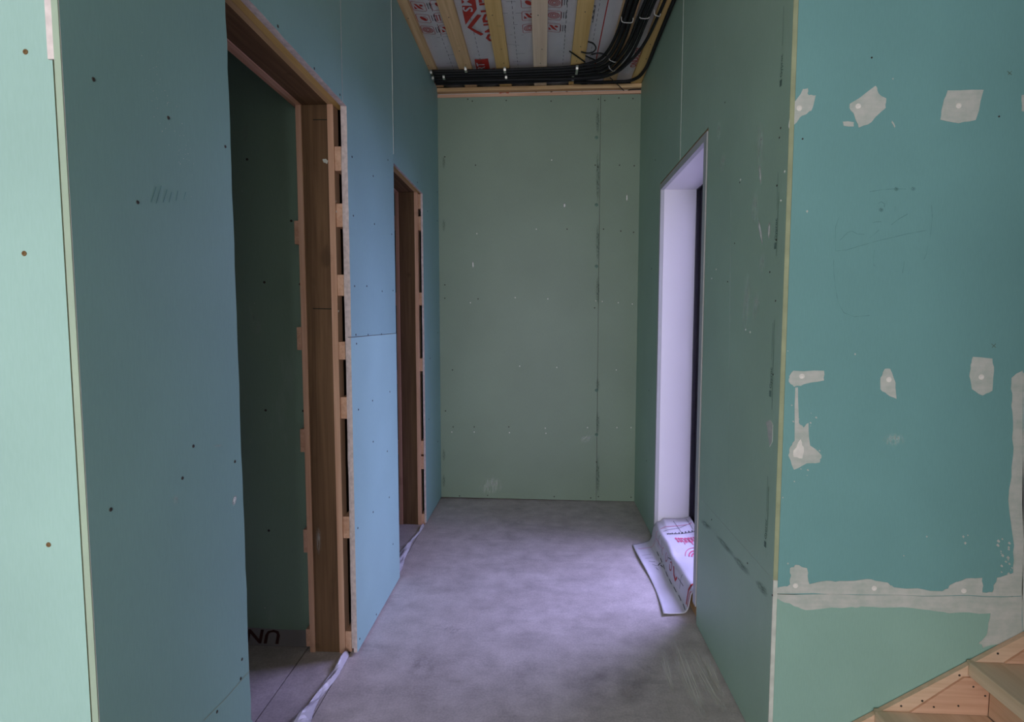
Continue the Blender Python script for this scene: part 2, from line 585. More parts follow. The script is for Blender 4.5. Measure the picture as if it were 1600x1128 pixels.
for k, bx_ in enumerate(BX):
    o = box('batten', bx_ - (BW / 2 if k else 0.037), bx_ + (BW / 2 if k < 6 else 0.030), 0.92, 3.94 if k not in (0,) else 3.93, ZC, ZC + 0.0245, bmats[k], ceil, 0.002)
    for y in (1.4, 2.2, 3.05, 3.42, 3.60):
        screw((bx_ + 0.012 * math.sin(7 * y + k), y + 0.02 * math.sin(3 * k), ZC), 2, -1, 'screw_dark', o, 0.0035)

# print on the membrane: text running towards the camera, letters leaning to the left
def mem_print(name, geo, ox, oy, mat):
    V2, Fc2 = geo
    V3 = []
    for tx, ty in V2:
        x, y = ox - ty, oy - tx
        V3.append((x, y, mem_z(x, y) - 0.0015))
    return mesh_obj(name, V3, Fc2, mat, mem)
def mp(x, y):                                     # pixel on the membrane plane
    p = hit(x, y, 2, ZC + 0.02)
    return p[0], p[1]
def icon(kind, s=0.062):
    parts = [ring2d(0, 0, s * 1.15, s, 0.012, 0.0026)]
    if kind == 0:
        parts += [disc2d(0, 0, s * 0.33, 10, 1.0, 0.55, 0.6), arc2d(0, 0, s * 0.30, 200, 330, 0.003)]
    elif kind == 1:
        parts += [arc2d(0, 0, s * q, 0, 360, 0.004, 14) for q in (0.14, 0.26, 0.38)]
    elif kind == 2:
        parts += [([(-s * .36, -s * .3), (s * .30, s * .10), (s * .34, s * .30), (-s * .2, s * .05)], [(0, 1, 2, 3)]),
                  ([(-s * .3, s * .12), (s * .05, s * .34), (-s * .34, s * .34)], [(0, 1, 2)]), disc2d(s * .18, -s * .2, s * .13)]
    else:
        parts += [rect2d(-s * .36, s * .36, -s * .36 + q * s * .18, -s * .36 + q * s * .18 + 0.005) for q in range(5)]
    return join2d(parts)
def lines(n, ln, gap):
    return join2d([rect2d(-ln / 2 * random.uniform(0.7, 1), ln / 2, q * gap, q * gap + 0.0035) for q in range(n)])
def col_icons(cx, ys, kinds, dx_text, s=0.062, tn=3):
    for y, k in zip(ys, kinds):
        mem_print('printed_icon', icon(k, s), cx, y, 'print_red')
        if dx_text is not None:
            mem_print('printed_caption', lines(tn, s * 0.85, 0.012), cx + dx_text, y, 'print_black')
ys3 = [mp(640, 10)[1], mp(650, 29)[1], mp(657, 47)[1]]
ys_ext = [ys3[0] - 0.13, ys3[0] - 0.26]
col_icons(-0.648, ys3 + ys_ext, (2, 0, 1, 0, 2), 0.062, 0.074, 2)
col_icons(-0.542, ys3 + ys_ext, (0, 3, 2, 1, 3), None, 0.082)
yb3 = [mp(824, 5)[1], mp(826, 25)[1], mp(828, 44)[1]]
col_icons(-0.080, yb3, (0, 2, 1), None, 0.078)
col_icons(0.052, yb3 + [yb3[0] - 0.13], (1, 1, 2, 0), 0.066, 0.078)
# big red mark with the word and a chevron, and the large name beside it
def zpx(pts):
    return [mp(600 + a / 6.154, c_ / 6.154) for a, c_ in pts]
def mem_flat(name, geo, mat, lower=0.0015):
    V2, Fc2 = geo
    return mesh_obj(name, [(x, y, mem_z(x, y) - lower) for x, y in V2], Fc2, mat, mem)
def refine(pts, n=5):
    out = []
    for a, c_ in zip(pts, pts[1:] + pts[:1]):
        out += [(a[0] + (c_[0] - a[0]) * k / n, a[1] + (c_[1] - a[1]) * k / n) for k in range(n)]
    return out
bx_pts = zpx([(738, -60), (870, -60), (893, 80), (785, 238), (757, 110)])
mem_flat('printed_block', (refine(bx_pts), [tuple(range(25))]), 'print_red', 0.003)
g = text_geo('SMART', 0.088)
ox, oy = zpx([(857, 105)])[0]
o = mem_print('printed_word', ([(x * 1.35, y * 0.82) for x, y in g[0]], g[1]), ox, oy, 'chevron_white')
for v_ in o.data.vertices:
    v_.co.z -= 0.003
mem_flat('printed_chevron', ribbon2d(zpx([(918, 140), (870, 200), (822, 265), (880, 298), (945, 330)]), 0.024), 'print_red', 0.002)
mem_flat('printed_chevron', ribbon2d(zpx([(846, 258), (895, 278), (944, 300)]), 0.010), 'chevron_white', 0.004)
b2 = zpx([(870, 565), (1000, 560), (1022, 680), (1030, 740), (905, 740), (892, 680)])
mem_flat('printed_block', (refine(b2), [tuple(range(30))]), 'print_red', 0.003)
ox, oy = zpx([(985, 700)])[0]
g = text_geo('ART', 0.088)
o = mem_print('printed_word', ([(x * 0.95, y * 0.80) for x, y in g[0]], g[1]), ox, oy, 'chevron_white')
for v_ in o.data.vertices:
    v_.co.z -= 0.003
g = text_geo('ONDUTISS', 0.135)
ox, oy = zpx([(985, 412)])[0]
mem_print('printed_name', ([(x, y) for x, y in g[0]], g[1]), ox + 0.098, oy, 'print_red')
ox, oy = zpx([(1035, 700)])[0]
g = text_geo('SS', 0.135)
mem_print('printed_name', ([(x * 0.9, y) for x, y in g[0]], g[1]), ox + 0.098, oy + 0.04, 'print_red')
mem_print('printed_name', text_geo('ONDUTISS', 0.055), 0.590, mp(1008, 105)[1], 'print_red')
# dashed fold lines and the long red line
def dashes(xa, ya, yb, step=0.05, ln=0.028, mat='print_black', wd=0.0022):
    parts = []
    y = ya
    while y < yb:
        parts.append(([(xa - wd / 2, y), (xa + wd / 2, y), (xa + wd / 2, y + ln), (xa - wd / 2, y + ln)], [(0, 1, 2, 3)]))
        y += step
    V2, Fc2 = join2d(parts)
    mesh_obj('printed_dashes', [(x, y, mem_z(x, y) - 0.0015) for x, y in V2], [f[::-1] for f in Fc2], mat, mem)
for xa in (-0.585, -0.395, -0.165, 0.120, 0.285):
    dashes(xa, 1.0, 3.7)
for xa in (-0.585, -0.165):
    V2, Fc2 = join2d([([(xa - 0.03 * (q % 3), y), (xa + 0.02 + 0.03 * (q % 2), y), (xa + 0.02 + 0.03 * (q % 2), y + 0.002), (xa - 0.03 * (q % 3), y + 0.002)], [(3, 2, 1, 0)])
                      for q, y in enumerate([1.2 + 0.11 * t for t in range(23)])])
    mesh_obj('printed_ticks', [(x, y, mem_z(x, y) - 0.0015) for x, y in V2], Fc2, 'print_black', mem)
dashes(0.325, 1.0, 3.7, 0.05, 0.0501, 'print_red', 0.006)
for yy in (mp(940, 35)[1], mp(940, 35)[1] - 0.35):
    mem_print('printed_caption', join2d([rect2d(q * 0.012, q * 0.012 + 0.008, 0, 0.012 * (0.6 + 0.4 * math.sin(q * 5))) for q in range(14)]), 0.268, yy, 'print_black')

# ================================================================== end wall
wb = st(empty('wall_back', (0, YB, 0)), 'green drywall end wall closing the corridor', 'wall')
box('wall_core', XF - 0.4, XR + 0.4, YB + 0.045, YB + 0.14, 0, 2.96, 'dark_line', wb)
XJ = 0.389
pb1 = prism('drywall_panel', [(XF - 0.02, 0.012), (XJ - 0.0012, 0.004), (XJ - 0.0012, 2.835), (XF - 0.02, 2.838)], 1, YB, YB + 0.0125, ['board_back', 'gypsum_edge'], wb)
pb2 = prism('drywall_panel', [(XJ + 0.0012, 0.004), (XR + 0.02, 0.004), (XR + 0.02, 2.833), (XJ + 0.0012, 2.835)], 1, YB + 0.0004, YB + 0.0125, ['board_back', 'gypsum_edge'], wb)
box('seam_backing', XJ - 0.02, XJ + 0.02, YB + 0.013, YB + 0.02, 0, 2.83, 'dark_line', wb)
box('top_batten', XF - 0.02, XR + 0.02, YB - 0.018, YB + 0.028, 2.872, ZC - 0.003, 'pine_x', wb, 0.002)
lowb = box('lower_batten', XF - 0.02, XR + 0.02, YB - 0.006, YB + 0.028, 2.836, 2.856, 'pine_pink_x', wb, 0.002)
mb = box('membrane_strip', XF - 0.02, XR + 0.02, YB + 0.024, YB + 0.028, 2.80, 2.895, 'membrane_grey', wb)
px_line('printed_arc', [[(780, 147), (783, 144.5), (790, 143.5), (795, 146)]], 0.010, 1, YB + 0.0235, 'print_red', mb)
px_line('printed_dashes', [[(676 + q * 8, 143.5), (679 + q * 8, 143.5)] for q in range(5, 38, 3)], 0.006, 1, YB + 0.0235, 'print_black', mb)
def bs(pts, mat, rad):
    for x, y in pts:
        p = hit(x, y, 1, YB)
        screw(p, 1, -1, mat, pb1 if p.x < XJ else pb2, rad)
bs([(738, 158), (731, 155), (791, 157), (861, 158), (935, 155), (945, 157), (967, 153), (989, 154), (695, 245), (743, 258), (930, 258), (934, 261), (968, 258), (991, 259),
    (886, 358), (943, 358), (970, 361), (990, 363), (695, 445), (695, 466), (747, 467), (707, 578), (708, 667), (741, 667), (795, 667),
    (718, 775), (762, 774), (866, 776), (923, 778), (696, 642), (929, 481), (932, 722), (986, 777), (935, 776)], 'screw_dark', 0.0046)
bs([(735, 473), (805, 465), (856, 467), (931, 470), (941, 471), (966, 473), (988, 475), (812, 572), (870, 574), (963, 578), (706, 675), (741, 675), (796, 676), (852, 669), (853, 677),
    (918, 668), (964, 668), (986, 668), (745, 365), (838, 358), (862, 250)], 'screw_white', 0.0046)
for y0_, y1_ in ((165, 212), (232, 320), (345, 413), (430, 478), (590, 612), (640, 680), (710, 775)):
    smear_quad('glue_smudge', [(931, y0_), (937, y0_), (937, y1_), (931, y1_)], 1, YB - 0.0012, 'glue_smudge', pb1)
for y in (215, 320, 416, 610, 679):
    p = hit(932, y, 1, YB)
    screw(p, 1, -1, 'mark_dark', pb1, 0.012, 'glue_spot')
for y in (251, 349, 708, 748):
    smear_quad('glue_smudge', [(691, y - 8), (696, y - 8), (696, y + 14), (691, y + 14)], 1, YB - 0.0012, 'glue_smudge', pb1)
for q in ([(737, 407), (740, 407), (741, 420), (738, 420)], [(880, 317), (884, 317), (884, 325), (880, 325)], [(978, 302), (981, 302), (981, 316), (978, 316)]):
    smear_quad('chalk_scratch', q, 1, YB - 0.0012, 'chalk_scratch', pb1 if q[0][0] < 930 else pb2)
smear_quad('dust_patch', [(748, 745), (786, 742), (788, 772), (748, 774)], 1, YB - 0.0012, 'dust_streak', pb1)
smear_quad('dust_patch', [(900, 682), (930, 676), (930, 690), (905, 694)], 1, YB - 0.0012, 'dust_streak', pb1)

# ================================================================== left corridor wall: boards, framing, two doorways
wl = st(empty('wall_left', (XL, 0, 0)), 'teal drywall along the left side with two open doorways', 'wall')
T = 0.0125
# outer boards
p1o = [(YFL, 0.004)] + [(D1A + 0.006, 0.004), (D1A + 0.006, 0.31)] + ragged_edge((D1A, 0.315), (D1A, 2.2), 34, 0.0022) + [(D1A, 2.2), (D1A, 2.895), (YFL, 2.895)]
pl1 = prism('drywall_panel', p1o, 0, XL, XL - T, ['board_blue', 'gypsum_edge'], wl)
pl2 = prism('drywall_panel', [(D1A + 0.002, D1Z)] + ragged_edge((D1A + 0.003, D1Z), (2.007, D1Z), 18, 0.002, 1)[1:] + [(2.007, D1Z), (2.007, 2.895), (D1A + 0.002, 2.895)], 0, XL, XL - T, ['board_blue', 'gypsum_edge'], wl)
pl3 = prism('drywall_panel', [(D1B - 0.002, ZJ + 0.0012), (D2A - 0.005, ZJ + 0.0012), (D2A - 0.005, 2.895), (2.010, 2.895), (2.010, D1Z), (D1B - 0.002, D1Z)]
            + ragged_edge((D1B - 0.002, D1Z - 0.001), (D1B - 0.002, ZJ + 0.01), 26, 0.002), 0, XL, XL - T, ['board_blue', 'gypsum_edge'], wl)
pl4 = prism('drywall_panel', [(D1B - 0.012, 0.012), (D2A - 0.006, 0.008), (D2A - 0.006, ZJ - 0.0012), (D1B - 0.010, ZJ - 0.0012)], 0, XL + 0.001, XL - T, ['board_pale', 'gypsum_edge'], wl)
# inner layer of boards and its ragged gypsum edge in the doorway
prism('inner_drywall_panel', [(YFL + 0.03, 0.01), (D1A + 0.001, 0.01), (D1A + 0.001, 2.895), (YFL + 0.03, 2.895)], 0, XL - T - 0.001, XL - 2 * T, ['board_green', 'gypsum_edge'], wl)
prism('inner_drywall_panel', [(D1A, D1Z + 0.004), (D1B + 0.004, D1Z + 0.004)] + ragged_edge((D1B + 0.004, D1Z), (D1B + 0.003, 0.02), 30, 0.0025)
      + [(D1B + 0.003, 0.02), (D2A - 0.012, 0.02), (D2A - 0.012, 2.895), (D1A, 2.895)], 0, XL - T - 0.001, XL - 2 * T, ['board_green', 'gypsum_edge'], wl)
# far boards round the second doorway
pl5 = prism('drywall_panel', [(D2A - 0.03, D2Z), (D2B, D2Z)] + ragged_edge((D2B, D2Z), (D2B + 0.006, 0.02), 24, 0.002) + [(D2B + 0.006, 0.012), (YB, 0.012), (YB, 2.895), (D2A - 0.03, 2.895)],
            0, XF, XF - T, ['board_blue', 'gypsum_edge'], wl)
box('edge_bead', XL - 0.006, XL + 0.0016, D2A - 0.0055, D2A - 0.001, D2Z + 0.02, 2.895, 'caulk', wl)
# framing: plan across the wall
XA, XB_, XC, XD, XE, XG = XL - 2 * T - 0.001, -0.766, -0.789, -0.887, -0.908, -0.9255
def framing(a, b_, parent, zt):
    """studs and counter-battens either side of a stretch of wall a..b (along the corridor)"""
    for y0_, y1_ in ((a, a + 0.045), (b_ - 0.045, b_)):
        pass
def doorway(root, A, B, ZT, zs_hall, zs_room, xa, jam='stained_z'):
    """far and near jambs, header; horizontal furring blocks showing their ends"""
    # far jamb
    o = box('jamb_stud', XD, XC, B + 0.008, B + 0.055, -0.002, ZT + 0.012, jam, root, 0.002)
    box('jamb_batten', XC, XB_, B, B + 0.05, -0.002, ZT + 0.010, 'pine_pink_z', root, 0.0015)
    box('jamb_batten', XE, XD, B + 0.002, B + 0.05, -0.002, ZT + 0.010, 'pine_pink_z', root, 0.0015)
    for z0_, z1_ in zs_hall:
        box('furring_end', XB_ + 0.0005, xa, B + 0.006 + random.uniform(-.004, .004), B + 0.30, z0_, z1_, 'pine_pink_y', root, 0.0015)
    for z0_, z1_ in zs_room:
        box('furring_end', XG, XE - 0.0005, B + 0.005 + random.uniform(-.004, .004), B + 0.062, z0_, z1_, 'pine_pink_y', root, 0.0015)
    # near jamb
    box('jamb_stud', XD, XC, A - 0.055, A - 0.008, -0.002, ZT + 0.012, jam, root, 0.002)
    box('jamb_batten', XC, XB_, A - 0.05, A - 0.001, -0.002, ZT + 0.010, 'pine_pink_z', root, 0.0015)
    box('jamb_batten', XE, XD, A - 0.05, A - 0.001, -0.002, ZT + 0.010, 'pine_pink_z', root, 0.0015)
    for z0_, z1_ in zs_hall[::2]:
        box('furring_end', XB_ + 0.0005, xa, A - 0.25, A - 0.006, z0_, z1_, 'pine_pink_y', root, 0.0015)
    # header
    box('header_board', XD, XC, A - 0.055, B + 0.055, ZT + 0.0125, ZT + 0.058, 'stained_y', root, 0.002)
    box('header_batten', XC + 0.0005, XB_, A - 0.05, B + 0.05, ZT + 0.0105, ZT + 0.050, 'pine_y', root, 0.0015)
    box('header_batten', XE, XD - 0.0005, A - 0.05, B + 0.05, ZT + 0.0105, ZT + 0.050, 'pine_pink_y', root, 0.0015)
    box('header_furring', XB_ + 0.0005, xa, A - 0.05, B + 0.05, ZT + 0.006, ZT + 0.09, 'pine_yellow_y', root, 0.0015)
    box('header_furring', XG, XE - 0.0005, A - 0.05, B + 0.05, ZT + 0.014, ZT + 0.09, 'pine_pink_y', root, 0.0015)
    return o
def zof(y, x, Y):
    return hit(x, y, 1, Y)[2]
d1 = st(empty('door_1', (XL - 0.1, (D1A + D1B) / 2, 0)), 'nearest open doorway on the left, dark stained studs and pale battens', 'doorway')
hall1 = [(zof(b_, 541, 2.05), zof(a, 541, 2.05)) for a, b_ in ((228, 266), (317, 354), (429, 462), (534, 562), (621, 655), (808, 842), (987, 1019))]
room1 = [(zof(b_, 480, 2.05), zof(a, 480, 2.05)) for a, b_ in ((344, 381), (511, 547), (671, 707), (829, 865), (985, 1012))]
s1 = doorway(d1, D1A, D1B, D1Z, hall1, room1, XA - 0.0005)
d2 = st(empty('door_2', (XF - 0.1, (D2A + D2B) / 2, 0)), 'farther narrow open doorway on the left, near the end wall', 'doorway')
hall2 = [(zof(b_, 660, 3.43), zof(a, 660, 3.43)) for a, b_ in ((303, 326), (338, 360), (457, 477), (560, 580), (689, 710), (713, 733), (803, 821))]
room2 = [(zof(b_, 623, 3.43), zof(a, 623, 3.43)) for a, b_ in ((337, 358), (457, 477), (580, 600), (690, 710), (802, 821))]
doorway(d2, D2A + 0.02, D2B, D2Z, hall2, room2, XF - T - 0.0005)
# blocks cross-nailed, splinters of paint and a seam on the stained stud
smear_quad('pale_smudge', [(492, 822), (502, 820), (503, 868), (494, 868)], 1, D1B + 0.0072, 'dust_streak', s1)
px_line('seam', [[(489, 482), (528, 483)], [(489, 187), (520, 187)]], 0.003, 1, D1B + 0.0072, 'dark_line', s1)
prism('plaster_blob', rag(px([(504, 249), (509, 248), (513, 251), (511, 256), (506, 254)], 1, D1B + 0.0075), 3, 0.001), 1, D1B + 0.0065, D1B + 0.009, ['caulk'], s1)
for q in ((523, 258), (522, 295), (524, 315), (525, 330), (527, 478), (528, 486)):
    p = hit(*q, 1, D1B + 0.0077)
    mesh_obj('plaster_chip', [(p.x + random.uniform(-.003, .003), p.y, p.z + k) for k in (-.006, .004)] + [(p.x + .004, p.y, p.z + .002), (p.x - .003, p.y - .001, p.z)], [(0, 2, 1, 3)], 'caulk', s1)
# in-wall battens and studs between the doorways close the cavity
box('cavity_stud', XD, XC, D1B + 0.30, D1B + 0.345, 0, 2.9, 'stained_z', wl)
multibox('cavity_back', [(XG, XE, D1B + 0.06, D2A - 0.06, 0, 2.95)], 'dark_line', wl)
multibox('upper_framing', [(XG, XB_ - 0.001, YFL + 0.05, YB, D1Z + 0.10, 2.955)], 'dark_line', wl)
multibox('cavity_fill', [(XG, XB_, YFL + 0.05, D1A - 0.06, 0, D1Z + 0.1), (XG, XB_, D2B + 0.06, YB, 0, D1Z + 0.1)], 'dark_line', wl)
# screws of the left boards
def ls(pts, par, d=XL, rad=0.0042, mat='screw_dark'):
    for x, y in pts:
        screw(hit(x, y, 0, d), 0, 1, mat, par, rad)
ls([(146, 124), (263, 184), (352, 229), (215, 316), (173, 796), (285, 747), (367, 721), (378, 1030), (376, 1060), (339, 1112), (302, 697)], pl1, XL, 0.0036)
ls([(434, 41), (491, 107)], pl2)
ls([(531, 148), (550, 245), (583, 275), (552, 337), (585, 350), (612, 366), (554, 447), (573, 447), (597, 455), (614, 454), (556, 523), (575, 523), (596, 522), (606, 250)], pl3)
ls([(560, 640), (582, 626), (609, 612), (557, 537), (605, 705), (583, 800), (583, 690), (559, 825), (608, 777), (588, 960), (562, 998), (614, 850)], pl4, XL + 0.001)
ls([(652, 285), (668, 330), (683, 300), (683, 345), (672, 560), (684, 520), (670, 655), (684, 690)], pl5, XF, 0.005)
def lsm(name, q, mat, par, d=XL):
    return smear_quad(name, q, 0, d + 0.0012, mat, par)
lsm('chalk_scratch', [(361, 786), (366, 772), (372, 775), (366, 794)], 'chalk_scratch', pl1)
lsm('chalk_scratch', [(268, 772), (280, 772), (281, 790), (270, 790)], 'dust_streak', pl1)
lsm('chalk_scratch', [(330, 694), (350, 694), (350, 699), (332, 700)], 'dust_streak', pl1)
px_line('drawn_line', [[(318, 1126), (352, 1092), (390, 1048)]], 0.0015, 0, XL + 0.0012, 'dust_soft' if False else 'paper_edge', pl1)
px_line('pencil_scribble', [[(236, 316), (244, 292)], [(244, 318), (252, 290)], [(255, 316), (261, 296)], [(264, 316), (268, 300)], [(275, 314), (278, 298)], [(287, 312), (290, 300)]], 0.0016, 0, XL + 0.0012, 'pencil', pl1)
# spray of white specks on the near left board
V, Fc = [], []
for k in range(60):
    t = random.random()
    x, y = 222 + 75 * t + random.gauss(0, 9), 70 + 200 * t + random.gauss(0, 18)
    p = hit(x, y, 0, XL + 0.0008)
    s = random.uniform(0.0006, 0.0013)
    n = len(V)
    V += [(p.x, p.y - s, p.z), (p.x, p.y, p.z - s), (p.x, p.y + s, p.z), (p.x, p.y, p.z + s)]
    Fc.append((n, n + 1, n + 2, n + 3))
tag(mesh_obj('plaster_specks', V, Fc, 'screw_white', pl1), kind='stuff')

# room behind the first doorway
wc = st(empty('wall_closet', (-1.7, 2.115, 0)), 'dark green drywall wall inside the room behind the nearest doorway', 'wall')
zb = 0.047
cl_out = [(XG + 0.001, zb)] + ragged_edge((XG - 0.004, zb), (XG - 0.002, 2.6), 26, 0.003)[1:] + [(XG - 0.002, 2.9), (-2.62, 2.9), (-2.62, zb + 0.006), (-1.25, zb + 0.010)]
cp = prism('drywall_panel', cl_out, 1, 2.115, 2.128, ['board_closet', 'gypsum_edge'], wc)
mw = mesh_obj('membrane_strip', [(-2.62, 2.134, 0.20), (XG, 2.134, 0.20), (-2.62, 2.128, 0.075), (XG, 2.128, 0.075), (-2.62, 2.086, -0.002), (XG, 2.086, -0.002), (-2.62, 2.138, -0.002), (XG, 2.138, -0.002), (-2.62, 2.138, 0.20), (XG, 2.138, 0.20)],
              [(0, 1, 3, 2), (2, 3, 5, 4), (4, 5, 7, 6), (6, 7, 9, 8), (8, 9, 1, 0)], 'membrane_shaded', wc)
g = text_geo('UN', 0.098)
p = hit(441, 984, 1, 2.115)
mesh_obj('printed_name', [(p.x - x * 1.0, 2.086 + 0.042 * (0.050 - y * 0.62) / 0.077 - 0.0018, 0.048 - y * 0.62) for x, y in g[0]], g[1], 'print_brown', mw)
box('wall_core', -2.62, XG - 0.001, 2.139, 2.33, -0.002, 2.955, 'shell_wall', wc)
for x, y in ((466, 246), (386, 249), (469, 444), (413, 441), (474, 642), (415, 641), (420, 829), (476, 830), (455, 345)):
    screw(hit(x, y, 1, 2.115), 1, -1, 'screw_dark', cp, 0.005)
for q in ([(388, 480), (410, 490), (412, 530), (390, 530)], [(386, 476), (392, 478), (402, 505), (396, 508)], [(380, 190), (392, 190), (386, 230), (378, 230)]):
    smear_quad('dust_patch', q, 1, 2.1135, 'dust_soft', cp)
prism('torn_edge', rag([(XG - 0.03, zb - 0.004), (XG + 0.004, zb - 0.002), (XG + 0.003, zb + 0.010), (XG - 0.022, zb + 0.004)], 3, 0.003), 1, 2.112, 2.122, ['gypsum_edge'], wc)
wcs = st(empty('wall_closet_side', (-2.62, 2, 0)), 'pale outer wall of the side rooms', 'wall')
box('wall_core', -2.72, -2.62, YFL, YB + 0.1, -0.002, 2.955, 'shell_wall', wcs)
wcn = st(empty('wall_closet_far', (-1.7, 3.5, 0)), 'dim green wall inside the room behind the farther doorway', 'wall')
box('drywall_panel', -2.62, XG, D2B + 0.063, D2B + 0.076, 0.03, 2.955, 'board_green', wcn)
box('wall_core', -2.62, XG, D2B + 0.08, YB + 0.1, -0.002, 2.955, 'shell_wall', wcn)

# ================================================================== walls facing the camera: left one
wfl = st(empty('wall_front_left', (-1.6, YFL, 0)), 'brightly lit pale green drywall facing the camera at far left', 'wall')
ZS = hit(98, 92, 1, YFL)[2]
XE1 = XL - T - 0.0035
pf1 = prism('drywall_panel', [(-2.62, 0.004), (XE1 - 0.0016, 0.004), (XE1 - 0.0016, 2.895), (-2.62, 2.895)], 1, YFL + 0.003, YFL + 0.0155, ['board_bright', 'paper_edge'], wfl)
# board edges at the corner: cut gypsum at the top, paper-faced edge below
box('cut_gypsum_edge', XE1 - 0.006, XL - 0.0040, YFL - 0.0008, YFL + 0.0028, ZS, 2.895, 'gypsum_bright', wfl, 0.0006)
box('paper_edge', XL - 0.0105, XL - 0.0002, YFL - 0.0025, YFL - 0.0001, 0.004, 2.895, 'paper_pale', wfl, 0.0008)
box('wall_core', -2.62, XL - 2 * T - 0.002, YFL + 0.018, 1.0, -0.002, 2.955, 'shell_wall', wfl)
for x, y in ((40, 81), (38, 396), (76, 851)):
    screw(hit(x, y, 1, YFL + 0.003), 1, -1, 'screw_brass', pf1, 0.0042)

# right one
wfr = st(empty('wall_front_right', (1.5, YFR, 0)), 'teal drywall wall with putty patches facing the camera, above the stairs', 'wall')
XS = XR + T + 0.0009
ZH = hit(1400, 933, 1, YFR)[2]
XV = hit(1597, 700, 1, YFR)[0]
pr1 = prism('drywall_panel', [(XS, ZH + 0.001), (XV - 0.001, ZH + 0.001), (XV - 0.001, 2.895), (XS, 2.895)], 1, YFR, YFR + T, ['board_teal', 'paper_edge'], wfr)
pr2 = prism('drywall_panel', [(XS, 0.004), (XV - 0.001, 0.004), (XV - 0.001, ZH - 0.001), (XS, ZH - 0.001)], 1, YFR, YFR + T, ['board_lower', 'paper_edge'], wfr)
pr3 = prism('drywall_panel', [(XV + 0.001, 0.004), (2.62, 0.004), (2.62, 2.895), (XV + 0.001, 2.895)], 1, YFR, YFR + T, ['board_teal', 'paper_edge'], wfr)
box('wall_core', XR + 0.02, 2.72, YFR + 0.014, YFR + 0.12, -0.002, 2.955, 'shell_wall', wfr)
def putty(pts, par, n=4, amp=0.003, th=0.0011, mat='putty', name='putty_patch'):
    return prism(name, rag(px(pts, 1, YFR), n, amp), 1, YFR - th, YFR - 0.0001, [mat], par)
def sc2(x0, y0, s, pts):
    return [(x0 + a / s, y0 + c_ / s) for a, c_ in pts]
U = lambda pts: sc2(1180, 0, 2.014, pts)
Lw = lambda pts: sc2(1180, 560, 1.986, pts)
putty(U([(104, 395), (118, 280), (125, 320), (150, 280), (165, 277), (168, 300), (190, 300), (180, 340), (160, 360), (140, 370), (112, 412)]), pr1, 3, 0.003)
putty(U([(300, 325), (378, 270), (388, 295), (412, 310), (410, 340), (365, 385), (325, 402), (312, 365), (296, 340)]), pr1, 3, 0.002)
putty(U([(275, 383), (310, 385), (310, 398), (278, 396)]), pr1, 2, 0.002)
putty(U([(430, 380), (440, 398), (438, 402), (428, 385)]), pr1, 2, 0.001)
putty(U([(605, 285), (718, 283), (693, 378), (640, 388), (582, 377), (590, 330)]), pr1, 3, 0.002)
putty(U([(838, 300), (900, 290), (900, 365), (838, 350)]), pr3, 3, 0.002)
putty(Lw([(105, 55), (118, 38), (213, 38), (213, 68), (150, 80), (120, 88), (104, 72)]), pr1, 3, 0.002)
putty(Lw([(388, 60), (402, 32), (418, 32), (435, 75), (438, 125), (410, 112), (388, 95)]), pr1, 3, 0.0015)
putty(Lw([(668, 20), (675, -5), (735, 0), (740, 40), (735, 100), (705, 115), (672, 95), (664, 55)]), pr1, 3, 0.0015)
putty(Lw([(124, 90), (132, 90), (135, 200), (150, 215), (165, 200), (170, 270), (205, 300), (200, 322), (160, 325), (120, 345), (102, 300), (108, 275), (122, 255)]), pr1, 3, 0.0018)
putty(Lw([(118, 285), (140, 250), (150, 275), (145, 310), (118, 305)]), pr1, 3, 0.002, 0.0022, 'screw_plug')
putty(Lw([(65, 715), (108, 700), (108, 650), (125, 640), (160, 650), (168, 700), (235, 690), (295, 690), (360, 685), (410, 695), (430, 710), (580, 722), (610, 700), (655, 682), (704, 680), (704, 725), (735, 725), (750, 680),
          (800, 665), (803, 580), (785, 440), (800, 300), (800, 200), (797, 130), (795, 60), (825, 40), (829, 40), (829, 736), (600, 735), (300, 731), (62, 729)]), pr1, 4, 0.003)
putty(Lw([(62, 731), (300, 733), (600, 737), (829, 738), (829, 880), (806, 876), (760, 886), (705, 898), (695, 880), (720, 850), (730, 790), (600, 790), (540, 780), (430, 772), (340, 770), (300, 770), (170, 780), (120, 768), (65, 742)]), pr2, 4, 0.003)
putty([(1597.6, 582), (1640, 590), (1640, 980), (1597.8, 985)], pr3, 6, 0.003)
for k in range(22):
    x, y = Lw([(758 + random.uniform(-6, 40), 560 + 8 * k * 0.8)])[0]
    s = random.uniform(1.0, 3.0)
    putty([(x - s, y), (x, y - s), (x + s, y + s * .3), (x + s * .3, y + s)], pr1, 1, 0, 0.0009, name='putty_speck')
for k in range(26):
    x, y = Lw([(random.gauss(150, 26), random.gauss(265, 50))])[0]
    s = random.uniform(0.6, 1.8)
    putty([(x - s, y), (x, y - s), (x + s, y + s * .3), (x + s * .3, y + s)], pr1, 1, 0, 0.0009, name='putty_speck')
for q in ((1231, 548), (1336, 553), (1220, 313), (1261, 330), (1223, 777), (1231, 880), (1448, 838), (1505, 838), (1512, 836), (1508, 848), (1395, 123), (1412, 868)):
    s = random.uniform(0.8, 2.0)
    putty([(q[0] - s, q[1]), (q[0], q[1] - s), (q[0] + s, q[1]), (q[0], q[1] + s * 1.6)], pr1, 1, 0, 0.0009, name='putty_speck')
smear_quad('putty_smear', [(1378, 676), (1414, 676), (1416, 697), (1378, 697)], 1, YFR - 0.0008, 'dust_streak', pr1)
